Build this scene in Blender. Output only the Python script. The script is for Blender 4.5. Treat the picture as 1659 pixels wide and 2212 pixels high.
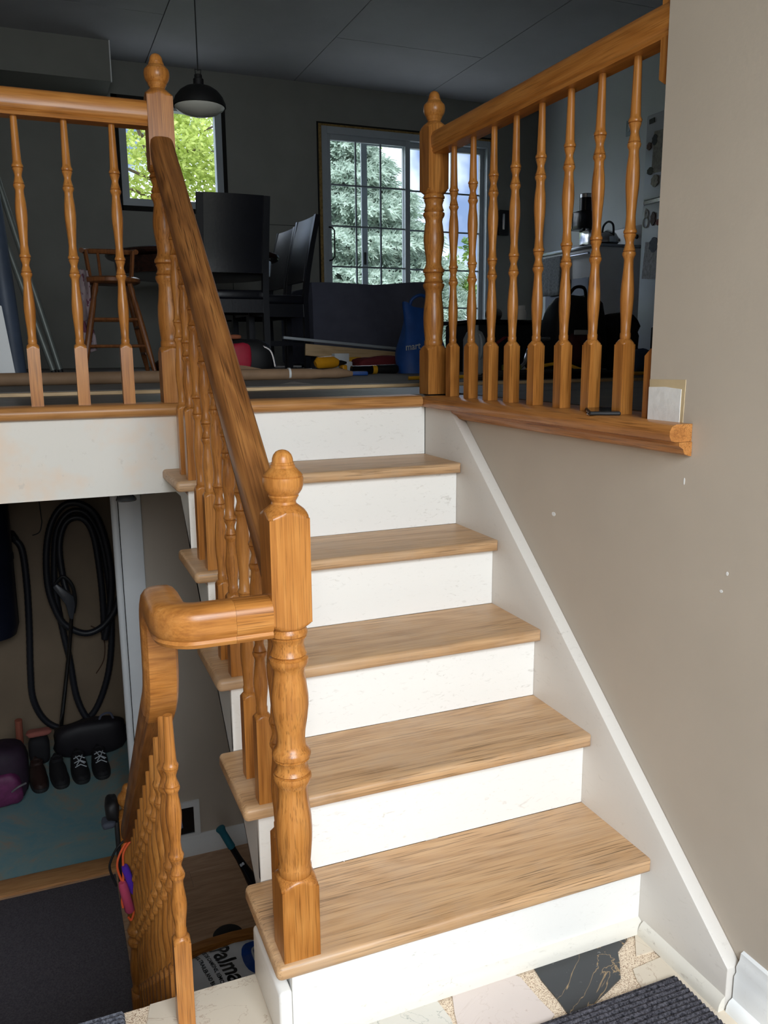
import bpy, bmesh, math, random
from mathutils import Vector, Matrix, noise as mnoise

for _o in list(bpy.data.objects):
    bpy.data.objects.remove(_o)
SC = bpy.context.scene
COL = SC.collection
PI = math.pi
rnd = random.Random(7)

# ------------------------------------------------------------------ camera
CAMP = Vector((-1.1563, -1.3276, 1.2859))
YAW, PITCH, ROLL, FPX = 0.3895, 0.1925, -0.0078, 1803.3
_fw = Vector((math.sin(YAW) * math.cos(PITCH), math.cos(YAW) * math.cos(PITCH), -math.sin(PITCH)))
_rt = Vector((math.cos(YAW), -math.sin(YAW), 0))
_up = _rt.cross(_fw)
_r2 = _rt * math.cos(ROLL) + _up * math.sin(ROLL)
_u2 = -_rt * math.sin(ROLL) + _up * math.cos(ROLL)
cam = bpy.data.cameras.new('camera')
cam.sensor_fit = 'HORIZONTAL'
cam.sensor_width = 36.0
cam.lens = 36.0 * FPX / 1659.0
cam.clip_start = 0.05
cam.clip_end = 200
camo = bpy.data.objects.new('camera', cam)
COL.objects.link(camo)
camo.matrix_world = Matrix(((_r2.x, _u2.x, -_fw.x, CAMP.x), (_r2.y, _u2.y, -_fw.y, CAMP.y),
                            (_r2.z, _u2.z, -_fw.z, CAMP.z), (0, 0, 0, 1)))
SC.camera = camo

# ------------------------------------------------------------------ view, sky, lights
SC.view_settings.view_transform = 'Standard'
SC.view_settings.look = 'None'
SC.view_settings.gamma = 1.0
SC.view_settings.exposure = 0.0
SC.view_settings.use_curve_mapping = False
SC.cycles.use_denoising = True
SC.cycles.max_bounces = 8
SC.cycles.diffuse_bounces = 4
SC.cycles.adaptive_threshold = 0.02
SC.cycles.transparent_max_bounces = 24
SC.cycles.sample_clamp_indirect = 6.0

CLOUDS = (3.4, 1.8, 4.6)
world = bpy.data.worlds.new('sky')
SC.world = world
world.use_nodes = True
wn, wl = world.node_tree.nodes, world.node_tree.links
wn.clear()
w_out = wn.new('ShaderNodeOutputWorld')
w_bg = wn.new('ShaderNodeBackground')
w_tc = wn.new('ShaderNodeTexCoord')
w_sep = wn.new('ShaderNodeSeparateXYZ')
w_ramp = wn.new('ShaderNodeValToRGB')
w_ramp.color_ramp.elements[0].position = 0.0
w_ramp.color_ramp.elements[0].color = (0.46, 0.63, 0.98, 1)
w_ramp.color_ramp.elements[1].position = 0.55
w_ramp.color_ramp.elements[1].color = (0.20, 0.36, 0.80, 1)
w_ns = wn.new('ShaderNodeTexNoise')
w_ns.inputs['Scale'].default_value = 2.4
w_ns.inputs['Detail'].default_value = 6
w_cr = wn.new('ShaderNodeValToRGB')
w_cr.color_ramp.elements[0].position = 0.42
w_cr.color_ramp.elements[1].position = 0.56
w_mix = wn.new('ShaderNodeMix')
w_mix.data_type = 'RGBA'
w_mix.inputs['B'].default_value = (5.8, 6.1, 6.5, 1)
wl.new(w_tc.outputs['Generated'], w_sep.inputs[0])
wl.new(w_sep.outputs['Z'], w_ramp.inputs[0])
w_mp = wn.new('ShaderNodeMapping')
w_mp.inputs['Location'].default_value = CLOUDS
wl.new(w_tc.outputs['Generated'], w_mp.inputs['Vector'])
wl.new(w_mp.outputs[0], w_ns.inputs['Vector'])
wl.new(w_ns.outputs['Fac'], w_cr.inputs[0])
wl.new(w_cr.outputs['Color'], w_mix.inputs['Factor'])
wl.new(w_ramp.outputs['Color'], w_mix.inputs['A'])
wl.new(w_mix.outputs['Result'], w_bg.inputs['Color'])
wl.new(w_bg.outputs[0], w_out.inputs[0])
w_bg.inputs['Strength'].default_value = 1.0

sun = bpy.data.lights.new('sun', 'SUN')
sun.energy = 1.6
sun.angle = 0.02
sun.color = (1.0, 0.95, 0.86)
suno = bpy.data.objects.new('sun', sun)
COL.objects.link(suno)
suno.rotation_euler = Vector((0.35, 0.80, -0.95)).to_track_quat('-Z', 'Y').to_euler()

# daylight coming in through the open entry doorway behind the viewer
dl = bpy.data.lights.new('entry_daylight', 'AREA')
dl.shape = 'RECTANGLE'
dl.size = 1.5
dl.size_y = 1.3
dl.spread = math.radians(130)
dl.energy = 60
dl.color = (0.85, 0.935, 1.0)
dlo = bpy.data.objects.new('entry_daylight', dl)
COL.objects.link(dlo)
dlo.location = (-0.95, -2.62, 2.02)
dlo.rotation_euler = (PI / 2 - math.radians(35), 0, 0)


# ------------------------------------------------------------------ material helpers
def lin(c):
    c = c / 255.0
    return c / 12.92 if c <= 0.04045 else ((c + 0.055) / 1.055) ** 2.4


def S(r, g, b):
    return (lin(r), lin(g), lin(b), 1.0)


class NT:
    def __init__(self, name, rough=0.5, spec=0.5, metal=0.0):
        self.m = bpy.data.materials.new(name)
        self.m.use_nodes = True
        self.n, self.l = self.m.node_tree.nodes, self.m.node_tree.links
        self.b = self.n['Principled BSDF']
        self.b.inputs['Roughness'].default_value = rough
        self.b.inputs['Specular IOR Level'].default_value = spec
        self.b.inputs['Metallic'].default_value = metal
        self._co = None

    def link(self, a, b):
        self.l.new(a, b)

    def coord(self, rand=True):
        if self._co is None:
            t = self.n.new('ShaderNodeTexCoord')
            if rand:
                oi = self.n.new('ShaderNodeObjectInfo')
                vm = self.n.new('ShaderNodeVectorMath')
                vm.operation = 'SCALE'
                vm.inputs[0].default_value = (7.3, 5.1, 9.7)
                self.link(oi.outputs['Random'], vm.inputs['Scale'])
                va = self.n.new('ShaderNodeVectorMath')
                va.operation = 'ADD'
                self.link(t.outputs['Object'], va.inputs[0])
                self.link(vm.outputs[0], va.inputs[1])
                self._co = va.outputs[0]
            else:
                self._co = t.outputs['Object']
        return self._co

    def mapped(self, scale, rand=True, rot=(0, 0, 0)):
        mp = self.n.new('ShaderNodeMapping')
        mp.inputs['Scale'].default_value = scale
        mp.inputs['Rotation'].default_value = rot
        self.link(self.coord(rand), mp.inputs['Vector'])
        return mp.outputs[0]

    def noise(self, vec, scale, detail=2, rough=0.5, dist=0.0):
        t = self.n.new('ShaderNodeTexNoise')
        t.inputs['Scale'].default_value = scale
        t.inputs['Detail'].default_value = detail
        t.inputs['Roughness'].default_value = rough
        t.inputs['Distortion'].default_value = dist
        self.link(vec, t.inputs['Vector'])
        return t.outputs['Fac']

    def voro(self, vec, scale, feature='F1', out='Distance'):
        t = self.n.new('ShaderNodeTexVoronoi')
        t.feature = feature
        t.inputs['Scale'].default_value = scale
        self.link(vec, t.inputs['Vector'])
        return t.outputs[out]

    def wave(self, vec, scale, dist=3, detail=2, dscale=1.0, axis='X'):
        t = self.n.new('ShaderNodeTexWave')
        t.bands_direction = axis
        t.inputs['Scale'].default_value = scale
        t.inputs['Distortion'].default_value = dist
        t.inputs['Detail'].default_value = detail
        t.inputs['Detail Scale'].default_value = dscale
        self.link(vec, t.inputs['Vector'])
        return t.outputs['Fac']

    def ramp(self, fac, stops):
        r = self.n.new('ShaderNodeValToRGB')
        e = r.color_ramp.elements
        while len(e) < len(stops):
            e.new(0.5)
        for el, (p, c) in zip(e, stops):
            el.position = p
            el.color = c if len(c) == 4 else (*c, 1)
        self.link(fac, r.inputs[0])
        return r.outputs[0]

    def mix(self, fac, a, b, mode='MIX'):
        x = self.n.new('ShaderNodeMix')
        x.data_type = 'RGBA'
        x.blend_type = mode
        for s, v in (('Factor', fac), ('A', a), ('B', b)):
            if isinstance(v, (int, float, tuple)):
                x.inputs[s].default_value = v
            else:
                self.link(v, x.inputs[s])
        return x.outputs['Result']

    def math(self, op, a, b):
        x = self.n.new('ShaderNodeMath')
        x.operation = op
        for i, v in enumerate((a, b)):
            if isinstance(v, (int, float)):
                x.inputs[i].default_value = v
            else:
                self.link(v, x.inputs[i])
        return x.outputs[0]

    def color(self, c):
        if isinstance(c, tuple):
            self.b.inputs['Base Color'].default_value = c
        else:
            self.link(c, self.b.inputs['Base Color'])

    def rough(self, v):
        self.link(v, self.b.inputs['Roughness'])

    def bump(self, h, strength=0.2, dist=0.002):
        x = self.n.new('ShaderNodeBump')
        x.inputs['Strength'].default_value = strength
        x.inputs['Distance'].default_value = dist
        self.link(h, x.inputs['Height'])
        self.link(x.outputs[0], self.b.inputs['Normal'])


BW = ((0, 0, 0, 1), (1, 1, 1, 1))
G1 = lambda v: (v, v, v, 1)


def oak(name, dark, mid, light, axis='z', rough=0.38, pore=0.55, wear=None, cath=0.12, k=1.0, tilt=0.0, spec=0.35, al=0.05):
    m = NT(name, rough, spec)
    if tilt:
        r0 = m.n.new('ShaderNodeMapping')
        r0.inputs['Rotation'].default_value = (tilt, 0, 0)
        m.link(m.coord(True), r0.inputs['Vector'])
        m._co = r0.outputs[0]

    def st(al):
        return {'x': (al, 1, 1), 'y': (1, al, 1), 'z': (1, 1, al)}[axis]
    n1 = m.noise(m.mapped(st(al)), 24 * k, 3, 0.55, 0.3)
    n2 = m.noise(m.mapped(st(al * .5)), 230 * k, 3, 0.6)
    wv = m.noise(m.mapped(st(0.16)), 9 * k, 2, 0.5, 0.2)
    rings = m.n.new('ShaderNodeMath')
    rings.operation = 'PINGPONG'
    m.link(m.math('MULTIPLY', wv, 9.0), rings.inputs[0])
    rings.inputs[1].default_value = 0.5
    rg = m.math('MULTIPLY', rings.outputs[0], 2.0)
    f = m.math('ADD', m.math('MULTIPLY', n1, 0.5), m.math('MULTIPLY', n2, 0.5))
    f = m.math('ADD', m.math('MULTIPLY', f, 1 - cath), m.math('MULTIPLY', rg, cath))
    c = m.ramp(f, [(0.27, dark), (0.50, mid), (0.74, light)])
    p = m.noise(m.mapped(st(0.022)), 430 * k, 2, 0.5)
    area = m.noise(m.mapped(st(0.12)), 10 * k, 2)
    pm = m.math('MULTIPLY', m.ramp(p, [(0.53, G1(0)), (0.66, G1(1))]), m.ramp(area, [(0.35, G1(0.25)), (0.62, G1(1))]))
    c = m.mix(m.math('MULTIPLY', pm, pore), c, tuple(x * 0.30 for x in dark[:3]) + (1,))
    if wear:
        wn_ = m.noise(m.mapped((1, 1, 1)), 7, 5, 0.65)
        c = m.mix(m.math('MULTIPLY', m.ramp(wn_, [(0.44, G1(0)), (0.66, G1(1))]), 0.6), c, wear)
    m.color(c)
    m.bump(m.math('SUBTRACT', 1.0, p), 0.08, 0.001)
    return m.m


def plain(name, col, rough=0.5, metal=0.0, var=0.12, scale=9, spec=0.5, bump=0.0, bscale=60):
    m = NT(name, rough, spec, metal)
    v = m.coord(True)
    n = m.noise(v, scale, 4, 0.6)
    d = tuple(max(0, x * (1 - var)) for x in col[:3]) + (1,)
    l = tuple(min(1, x * (1 + var)) for x in col[:3]) + (1,)
    m.color(m.ramp(n, [(0.3, d), (0.7, l)]))
    if bump:
        m.bump(m.noise(v, bscale, 3), bump, 0.003)
    return m.m


def painted(name, col, dirt, amount=0.5, rough=0.42):
    m = NT(name, rough)
    v = m.mapped((1, 1, 1), False)
    a = m.noise(v, 5, 6, 0.7)
    b = m.noise(m.mapped((1, 1, 2.6), False, (0.3, 0.2, 0.6)), 34, 3, 0.6, 1.5)
    f = m.math('MULTIPLY', m.ramp(a, [(0.45, G1(0.15)), (0.75, G1(1))]),
               m.ramp(b, [(0.60, G1(0)), (0.72, G1(1))]))
    f = m.math('MULTIPLY', f, amount)
    m.color(m.mix(f, col, dirt))
    m.bump(m.noise(v, 70, 3), 0.05, 0.002)
    return m.m


M = {}
OD, OM, OL = S(128, 74, 28), S(174, 113, 52), S(198, 138, 72)
M['oak_z'] = oak('oak_vertical', OD, OM, OL, 'z', 0.30, 0.5)
M['oak_x'] = oak('oak_along_x', OD, OM, OL, 'x', 0.30, 0.5)
M['oak_y'] = oak('oak_along_y', OD, OM, OL, 'y', 0.30, 0.5)
M['oak_rail'] = oak('oak_handrail_worn', S(92, 56, 28), S(134, 86, 44), S(170, 116, 62), 'y', 0.42, 0.8, None, 0.2, 1.0, -math.atan(.837))
M['oak_rail_lower'] = oak('oak_lower_handrail_worn', S(92, 56, 28), S(134, 86, 44), S(170, 116, 62), 'y', 0.42, 0.8, None, 0.2, 1.0, math.atan(.837))
M['oak_drop'] = oak('oak_lower_rail', OD, OM, OL, 'y', 0.30, 0.5, None, 0.12, 1.0, math.atan(.837))
M['oak_ease'] = oak('oak_easing', OD, OM, OL, 'x', 0.30, 0.35, S(150, 100, 54), 0.12, 1.0, 0.0, 0.35, 0.2)
M['tread'] = oak('oak_tread_worn', S(158, 120, 82), S(196, 156, 114), S(212, 176, 136), 'x', 0.40, 0.8, S(188, 158, 128), 0.14, 0.8)
M['nosing'] = oak('oak_nosing', S(140, 92, 46), S(182, 128, 74), S(200, 148, 92), 'x', 0.36, 0.6)
M['nosing_y'] = oak('oak_nosing_along_y', S(138, 84, 40), S(178, 118, 62), S(196, 138, 78), 'y', 0.33, 0.6)
M['dark_floor'] = oak('dark_worn_boards', S(46, 42, 38), S(84, 76, 68), S(112, 100, 88), 'x', 0.42, 0.5)
M['white'] = painted('white_gloss_paint', S(240, 238, 233), S(150, 140, 126), 0.55)
M['white_clean'] = painted('white_trim_paint', S(236, 238, 238), S(180, 176, 168), 0.3)
M['skirt'] = painted('white_skirt_paint', S(216, 210, 202), S(150, 140, 128), 0.5)


def wallmat(name, col, var=0.05):
    m = NT(name, 0.62, 0.3)
    v = m.mapped((1, 1, 1), False)
    n = m.noise(v, 2.2, 4, 0.6)
    d = tuple(x * (1 - var) for x in col[:3]) + (1,)
    l = tuple(x * (1 + var) for x in col[:3]) + (1,)
    m.color(m.ramp(n, [(0.3, d), (0.7, l)]))
    m.bump(m.noise(v, 110, 3, 0.6), 0.12, 0.002)
    return m.m


M['taupe'] = wallmat('taupe_wall_paint', S(192, 181, 167))
def fasciamat():
    m = NT('off_white_patched_paint', 0.5)
    v = m.mapped((1, 1, 1), False)
    c = m.mix(m.ramp(m.noise(v, 4.5, 4, .6), [(0.48, G1(0)), (0.66, G1(0.75))]), S(216, 211, 202), S(226, 198, 172))
    c = m.mix(m.ramp(m.noise(v, 30, 4, .7), [(0.62, G1(0)), (0.70, G1(0.5))]), c, S(196, 188, 178))
    m.color(c)
    m.bump(m.noise(v, 60, 3), .08, .002)
    return m.m


M['fascia'] = fasciamat()
M['drywall'] = wallmat('bare_grey_drywall', S(134, 134, 128), 0.08)
M['ceiling'] = wallmat('bare_drywall_ceiling', S(176, 176, 180), 0.06)
M['kitchen_wall'] = wallmat('pale_grey_kitchen_paint', S(206, 212, 216), 0.04)
M['storage'] = wallmat('brown_storage_wall', S(134, 116, 96), 0.12)
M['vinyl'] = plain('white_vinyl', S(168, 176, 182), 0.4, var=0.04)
M['jamb'] = plain('grey_white_jamb', S(238, 241, 244), 0.4, var=0.03, scale=4)
M['black'] = plain('black_matte', S(20, 20, 22), 0.6)
M['black_gloss'] = plain('black_gloss', S(16, 16, 20), 0.18)
M['black_leather'] = plain('black_leather', S(22, 23, 30), 0.3, bump=0.1)
M['navy'] = plain('dark_navy_cloth', S(88, 90, 106), 0.85, bump=0.2, bscale=200)
M['foam'] = plain('yellow_foam', S(150, 122, 70), 0.8, var=0.4, scale=60)
M['gap'] = plain('dark_gap', S(24, 22, 20), 0.9)
M['screw'] = plain('screw_metal', S(150, 140, 120), 0.3, 0.9)


def glassmat():
    m = bpy.data.materials.new('window_glass')
    m.use_nodes = True
    n, l = m.node_tree.nodes, m.node_tree.links
    n.clear()
    o = n.new('ShaderNodeOutputMaterial')
    t = n.new('ShaderNodeBsdfTransparent')
    t.inputs[0].default_value = (0.94, 0.96, 0.97, 1)
    g = n.new('ShaderNodeBsdfGlossy')
    g.inputs['Roughness'].default_value = 0.02
    x = n.new('ShaderNodeMixShader')
    x.inputs[0].default_value = 0.05
    l.new(t.outputs[0], x.inputs[1])
    l.new(g.outputs[0], x.inputs[2])
    l.new(x.outputs[0], o.inputs[0])
    return m


M['glass'] = glassmat()


def marble(name, base, vein, fleck, scale=7, dens=0.5, rough=0.25):
    m = NT(name, rough)
    v = m.mapped((1, 1, 1), False)
    w = m.noise(v, scale, 5, 0.6, 2.0)
    n = m.noise(v, 2.5, 3)
    b2 = tuple(x * 0.86 for x in base[:3]) + (1,)
    c = m.ramp(n, [(0.35, b2), (0.65, base)])
    r = m.ramp(w, [(0.493, G1(0)), (0.5, G1(1)), (0.507, G1(0))])
    c = m.mix(m.math('MULTIPLY', r, dens), c, vein)
    fl = m.ramp(m.noise(v, 90, 2), [(0.70, G1(0)), (0.74, G1(1))])
    c = m.mix(m.math('MULTIPLY', fl, 0.5), c, fleck)
    m.color(c)
    return m.m


M['marble_cream'] = marble('cream_marble', S(216, 203, 184), S(160, 130, 108), S(150, 122, 98), 3.5, 0.5)
M['marble_pink'] = marble('pink_grey_marble', S(226, 212, 204), S(190, 172, 160), S(190, 170, 160), 4, 0.35)
M['marble_white'] = marble('grey_veined_marble', S(224, 219, 208), S(140, 146, 140), S(190, 186, 176), 4, 0.7)
M['marble_black'] = marble('black_marble', S(52, 55, 58), S(176, 146, 104), S(130, 130, 130), 2.6, 0.8, 0.22)


def terrazzo():
    m = NT('speckled_grout', 0.6)
    v = m.mapped((1, 1, 1), False)
    vo = m.voro(v, 330)
    n = m.noise(v, 420, 2)
    c = m.ramp(vo, [(0.2, S(128, 92, 66)), (0.34, S(214, 192, 166)), (0.7, S(232, 214, 190))])
    c = m.mix(m.ramp(n, [(0.58, G1(0)), (0.66, G1(0.8))]), c, S(120, 84, 60))
    m.color(c)
    m.bump(vo, 0.2, 0.001)
    return m.m


M['grout'] = terrazzo()


def rugmat(name, base, light, scale=160):
    m = NT(name, 0.95, 0.15)
    v = m.mapped((1, 1, 1), False)
    n = m.noise(v, scale, 3, 0.7)
    m.color(m.ramp(n, [(0.35, base), (0.75, light)]))
    m.bump(n, 0.7, 0.006)
    return m.m


M['rug'] = rugmat('charcoal_ribbed_carpet', S(38, 38, 44), S(112, 110, 118))


def matmat():
    m = NT('black_carpet_mat', 0.55, 0.4)
    v = m.mapped((1, 1, 1), False)
    n = m.noise(v, 140, 3, 0.7)
    f = m.ramp(m.noise(v, 320, 1), [(0.74, G1(0)), (0.78, G1(1))])
    m.color(m.mix(f, m.ramp(n, [(0.3, S(74, 70, 76)), (0.8, S(122, 116, 122))]), S(170, 150, 140)))
    m.bump(n, 0.8, 0.004)
    return m.m


M['mat'] = matmat()


def tealmat():
    m = NT('worn_teal_concrete_paint', 0.55)
    v = m.mapped((1, 1, 1), False)
    n = m.noise(v, 2.3, 6, 0.7, 0.6)
    b = m.noise(v, 22, 5, 0.7)
    c = m.ramp(n, [(0.38, S(118, 158, 166)), (0.5, S(140, 164, 162)), (0.58, S(168, 156, 138))])
    c = m.mix(m.ramp(b, [(0.58, G1(0)), (0.70, G1(0.7))]), c, S(168, 160, 142))
    m.color(c)
    m.bump(b, 0.2, 0.003)
    return m.m


M['teal'] = tealmat()
M['laminate'] = oak('brown_laminate', S(150, 116, 88), S(190, 152, 120), S(208, 172, 140), 'x', 0.4, 0.35)
M['threshold'] = oak('oak_threshold', S(150, 100, 58), S(188, 136, 88), S(208, 158, 108), 'x', 0.4, 0.3)
M['paper'] = plain('kraft_paper', S(150, 120, 92), 0.7, var=0.12, scale=14)
M['paper_grey'] = plain('grey_floor_paper', S(112, 106, 100), 0.8, var=0.12, scale=5)
M['ply'] = oak('raw_softwood_edge', S(180, 146, 104), S(214, 182, 138), S(230, 200, 160), 'x', 0.6, 0.3)


# ------------------------------------------------------------------ mesh helpers
class MB:
    def __init__(self):
        self.v, self.f = [], []

    def add(self, vs, fs):
        o = len(self.v)
        self.v += [tuple(p) for p in vs]
        self.f += [tuple(i + o for i in f) for f in fs]
        return self

    def box(self, x0, x1, y0, y1, z0, z1):
        return self.add([(x0, y0, z0), (x1, y0, z0), (x1, y1, z0), (x0, y1, z0),
                         (x0, y0, z1), (x1, y0, z1), (x1, y1, z1), (x0, y1, z1)],
                        [(0, 3, 2, 1), (4, 5, 6, 7), (0, 1, 5, 4), (1, 2, 6, 5), (2, 3, 7, 6), (3, 0, 4, 7)])

    def obox(self, c, size, rot):
        sx, sy, sz = size[0] / 2, size[1] / 2, size[2] / 2
        R_ = rot if isinstance(rot, Matrix) else Matrix.Rotation(rot, 3, 'Z')
        vs = [Vector(c) + R_ @ Vector((a * sx, b * sy, d * sz)) for d in (-1, 1) for a, b in ((-1, -1), (1, -1), (1, 1), (-1, 1))]
        return self.add(vs, [(0, 3, 2, 1), (4, 5, 6, 7), (0, 1, 5, 4), (1, 2, 6, 5), (2, 3, 7, 6), (3, 0, 4, 7)])

    def prism(self, poly, axis, a0, a1):
        n = len(poly)

        def mk(p, a):
            return {'x': (a, p[0], p[1]), 'y': (p[0], a, p[1]), 'z': (p[0], p[1], a)}[axis]
        vs = [mk(p, a0) for p in poly] + [mk(p, a1) for p in poly]
        fs = [tuple(range(n)), tuple(range(2 * n - 1, n - 1, -1))]
        fs += [(i, (i + 1) % n, (i + 1) % n + n, i + n) for i in range(n)]
        return self.add(vs, fs)

    def lathe(self, prof, c=(0, 0, 0), n=20, cap=True):
        vs, fs = [], []
        for h, r in prof:
            for i in range(n):
                a = 2 * PI * i / n
                vs.append((c[0] + r * math.cos(a), c[1] + r * math.sin(a), c[2] + h))
        for j in range(len(prof) - 1):
            for i in range(n):
                a, b = j * n + i, j * n + (i + 1) % n
                fs.append((a, b, b + n, a + n))
        if cap:
            fs.append(tuple(range(n - 1, -1, -1)))
            k = (len(prof) - 1) * n
            fs.append(tuple(range(k, k + n)))
        return self.add(vs, fs)

    def tube(self, path, r, n=8, closed=False):
        P = [Vector(p) for p in path]
        m = len(P)
        rs = r if isinstance(r, (list, tuple)) else [r] * m
        vs, fs = [], []
        up = None
        for i in range(m):
            t = (P[(i + 1) % m] - P[i - 1]) if closed else (P[min(i + 1, m - 1)] - P[max(i - 1, 0)])
            t.normalize()
            if up is None:
                up = Vector((0, 0, 1)) if abs(t.z) < 0.9 else Vector((1, 0, 0))
            up = (up - t * up.dot(t)).normalized()
            s = t.cross(up)
            for k in range(n):
                a = 2 * PI * k / n
                vs.append(P[i] + (up * math.cos(a) + s * math.sin(a)) * rs[i])
        for i in range(m if closed else m - 1):
            for k in range(n):
                a, b = i * n + k, i * n + (k + 1) % n
                c, d = ((i + 1) % m) * n + (k + 1) % n, ((i + 1) % m) * n + k
                fs.append((a, b, c, d))
        if not closed:
            fs.append(tuple(range(n - 1, -1, -1)))
            fs.append(tuple(range((m - 1) * n, m * n)))
        return self.add(vs, fs)

    def sweep(self, path, prof, up0=(0, 0, 1)):
        P = [Vector(p) for p in path]
        m, n = len(P), len(prof)
        vs, fs = [], []
        up = Vector(up0)
        for i in range(m):
            t = (P[min(i + 1, m - 1)] - P[max(i - 1, 0)]).normalized()
            up = (up - t * up.dot(t)).normalized()
            s = t.cross(up)
            for a, b in prof:
                vs.append(P[i] + s * a + up * b)
        for i in range(m - 1):
            for k in range(n):
                a, b = i * n + k, i * n + (k + 1) % n
                fs.append((a, b, b + n, a + n))
        fs.append(tuple(range(n - 1, -1, -1)))
        fs.append(tuple(range((m - 1) * n, m * n)))
        return self.add(vs, fs)

    def mesh(self, name, smooth=True, bevel=0.0, seg=2, angle=35, bsel=None):
        me = bpy.data.meshes.new(name)
        me.from_pydata(self.v, [], self.f)
        bm = bmesh.new()
        bm.from_mesh(me)
        bmesh.ops.recalc_face_normals(bm, faces=bm.faces)
        if bevel > 0:
            es = [e for e in bm.edges if e.is_manifold and e.calc_face_angle(0) > math.radians(30) and (bsel is None or bsel(e))]
            bmesh.ops.bevel(bm, geom=es, offset=bevel, segments=seg, profile=0.5, affect='EDGES', clamp_overlap=True)
        bm.to_mesh(me)
        bm.free()
        if smooth:
            for p in me.polygons:
                p.use_smooth = True
            me.set_sharp_from_angle(angle=math.radians(angle))
        return me

    def build(self, name, mat, parent=None, **kw):
        return put(name, self.mesh(name, **kw), mat, parent)


def put(name, me, mat, parent=None, loc=None, rot=None):
    o = bpy.data.objects.new(name, me)
    COL.objects.link(o)
    if mat is not None and not me.materials:
        me.materials.append(M[mat] if isinstance(mat, str) else mat)
    if loc:
        o.location = loc
    if rot:
        o.rotation_euler = rot
    if parent is not None:
        o.parent = parent
        if parent.type == 'EMPTY' and not parent.get('_local'):
            o.matrix_parent_inverse = Matrix.Translation(parent.location).inverted()
    return o


def tag(o, label=None, cat=None, group=None, kind=None):
    for k, v in (('label', label), ('category', cat), ('group', group), ('kind', kind)):
        if v:
            o[k] = v
    return o


LOCAL = {}


def thing(name, label, cat, loc=(0, 0, 0), rotz=0, group=None, local=False, kind=None):
    o = bpy.data.objects.new(name, None)
    COL.objects.link(o)
    o.empty_display_size = 0.05
    o.location = loc
    o.rotation_euler = (0, 0, rotz)
    tag(o, label, cat, group, kind)
    if local:
        o['_local'] = 1
    return o


def dup(root, loc, rotz, label):
    r = root.copy()
    COL.objects.link(r)
    r.location = loc
    r.rotation_euler = (0, 0, rotz)
    r['label'] = label
    for ch in list(root.children):
        c = ch.copy()
        COL.objects.link(c)
        c.parent = r
        for g in ch.children:
            d = g.copy()
            COL.objects.link(d)
            d.parent = c
    return r


def struct(name, mb, mat, label=None, parent=None, **kw):
    o = mb.build(name, mat, parent, **kw)
    if parent is None:
        o['kind'] = 'structure'
        if label:
            o['label'] = label
    return o


def text_mesh(s, size, extr=0.0005, bold=0.0):
    cu = bpy.data.curves.new('lettering', 'FONT')
    cu.body = s
    cu.size = size
    cu.extrude = extr
    cu.offset = bold
    cu.resolution_u = 3
    o = bpy.data.objects.new('lettering_tmp', cu)
    COL.objects.link(o)
    dg = bpy.context.evaluated_depsgraph_get()
    me = bpy.data.meshes.new_from_object(o.evaluated_get(dg))
    bpy.data.objects.remove(o)
    bpy.data.curves.remove(cu)
    return me


def arc(c, r, a0, a1, n, plane='xz', k=0.0):
    out = []
    for i in range(n + 1):
        a = a0 + (a1 - a0) * i / n
        p, q = c[0] + r * math.cos(a), c[1] + r * math.sin(a)
        out.append({'xz': (p, k, q), 'yz': (k, p, q), 'xy': (p, q, k)}[plane])
    return out


def smooth_path(pts, n=8):
    P = [Vector(p) for p in pts]
    out = []
    for i in range(len(P) - 1):
        p0, p1, p2, p3 = P[max(i - 1, 0)], P[i], P[i + 1], P[min(i + 2, len(P) - 1)]
        for j in range(n):
            t = j / n
            out.append(0.5 * ((2 * p1) + (-p0 + p2) * t + (2 * p0 - 5 * p1 + 4 * p2 - p3) * t * t + (-p0 + 3 * p1 - 3 * p2 + p3) * t ** 3))
    out.append(P[-1])
    return out

# ================================================================== THE SETTING
H, D = 0.19, 0.2269          # rise and run of the upper flight
ZU, ZB, ZC = 1.14, -1.14, 3.53
XW = 0.035                    # face of the wall on the right of the stairs

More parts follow.
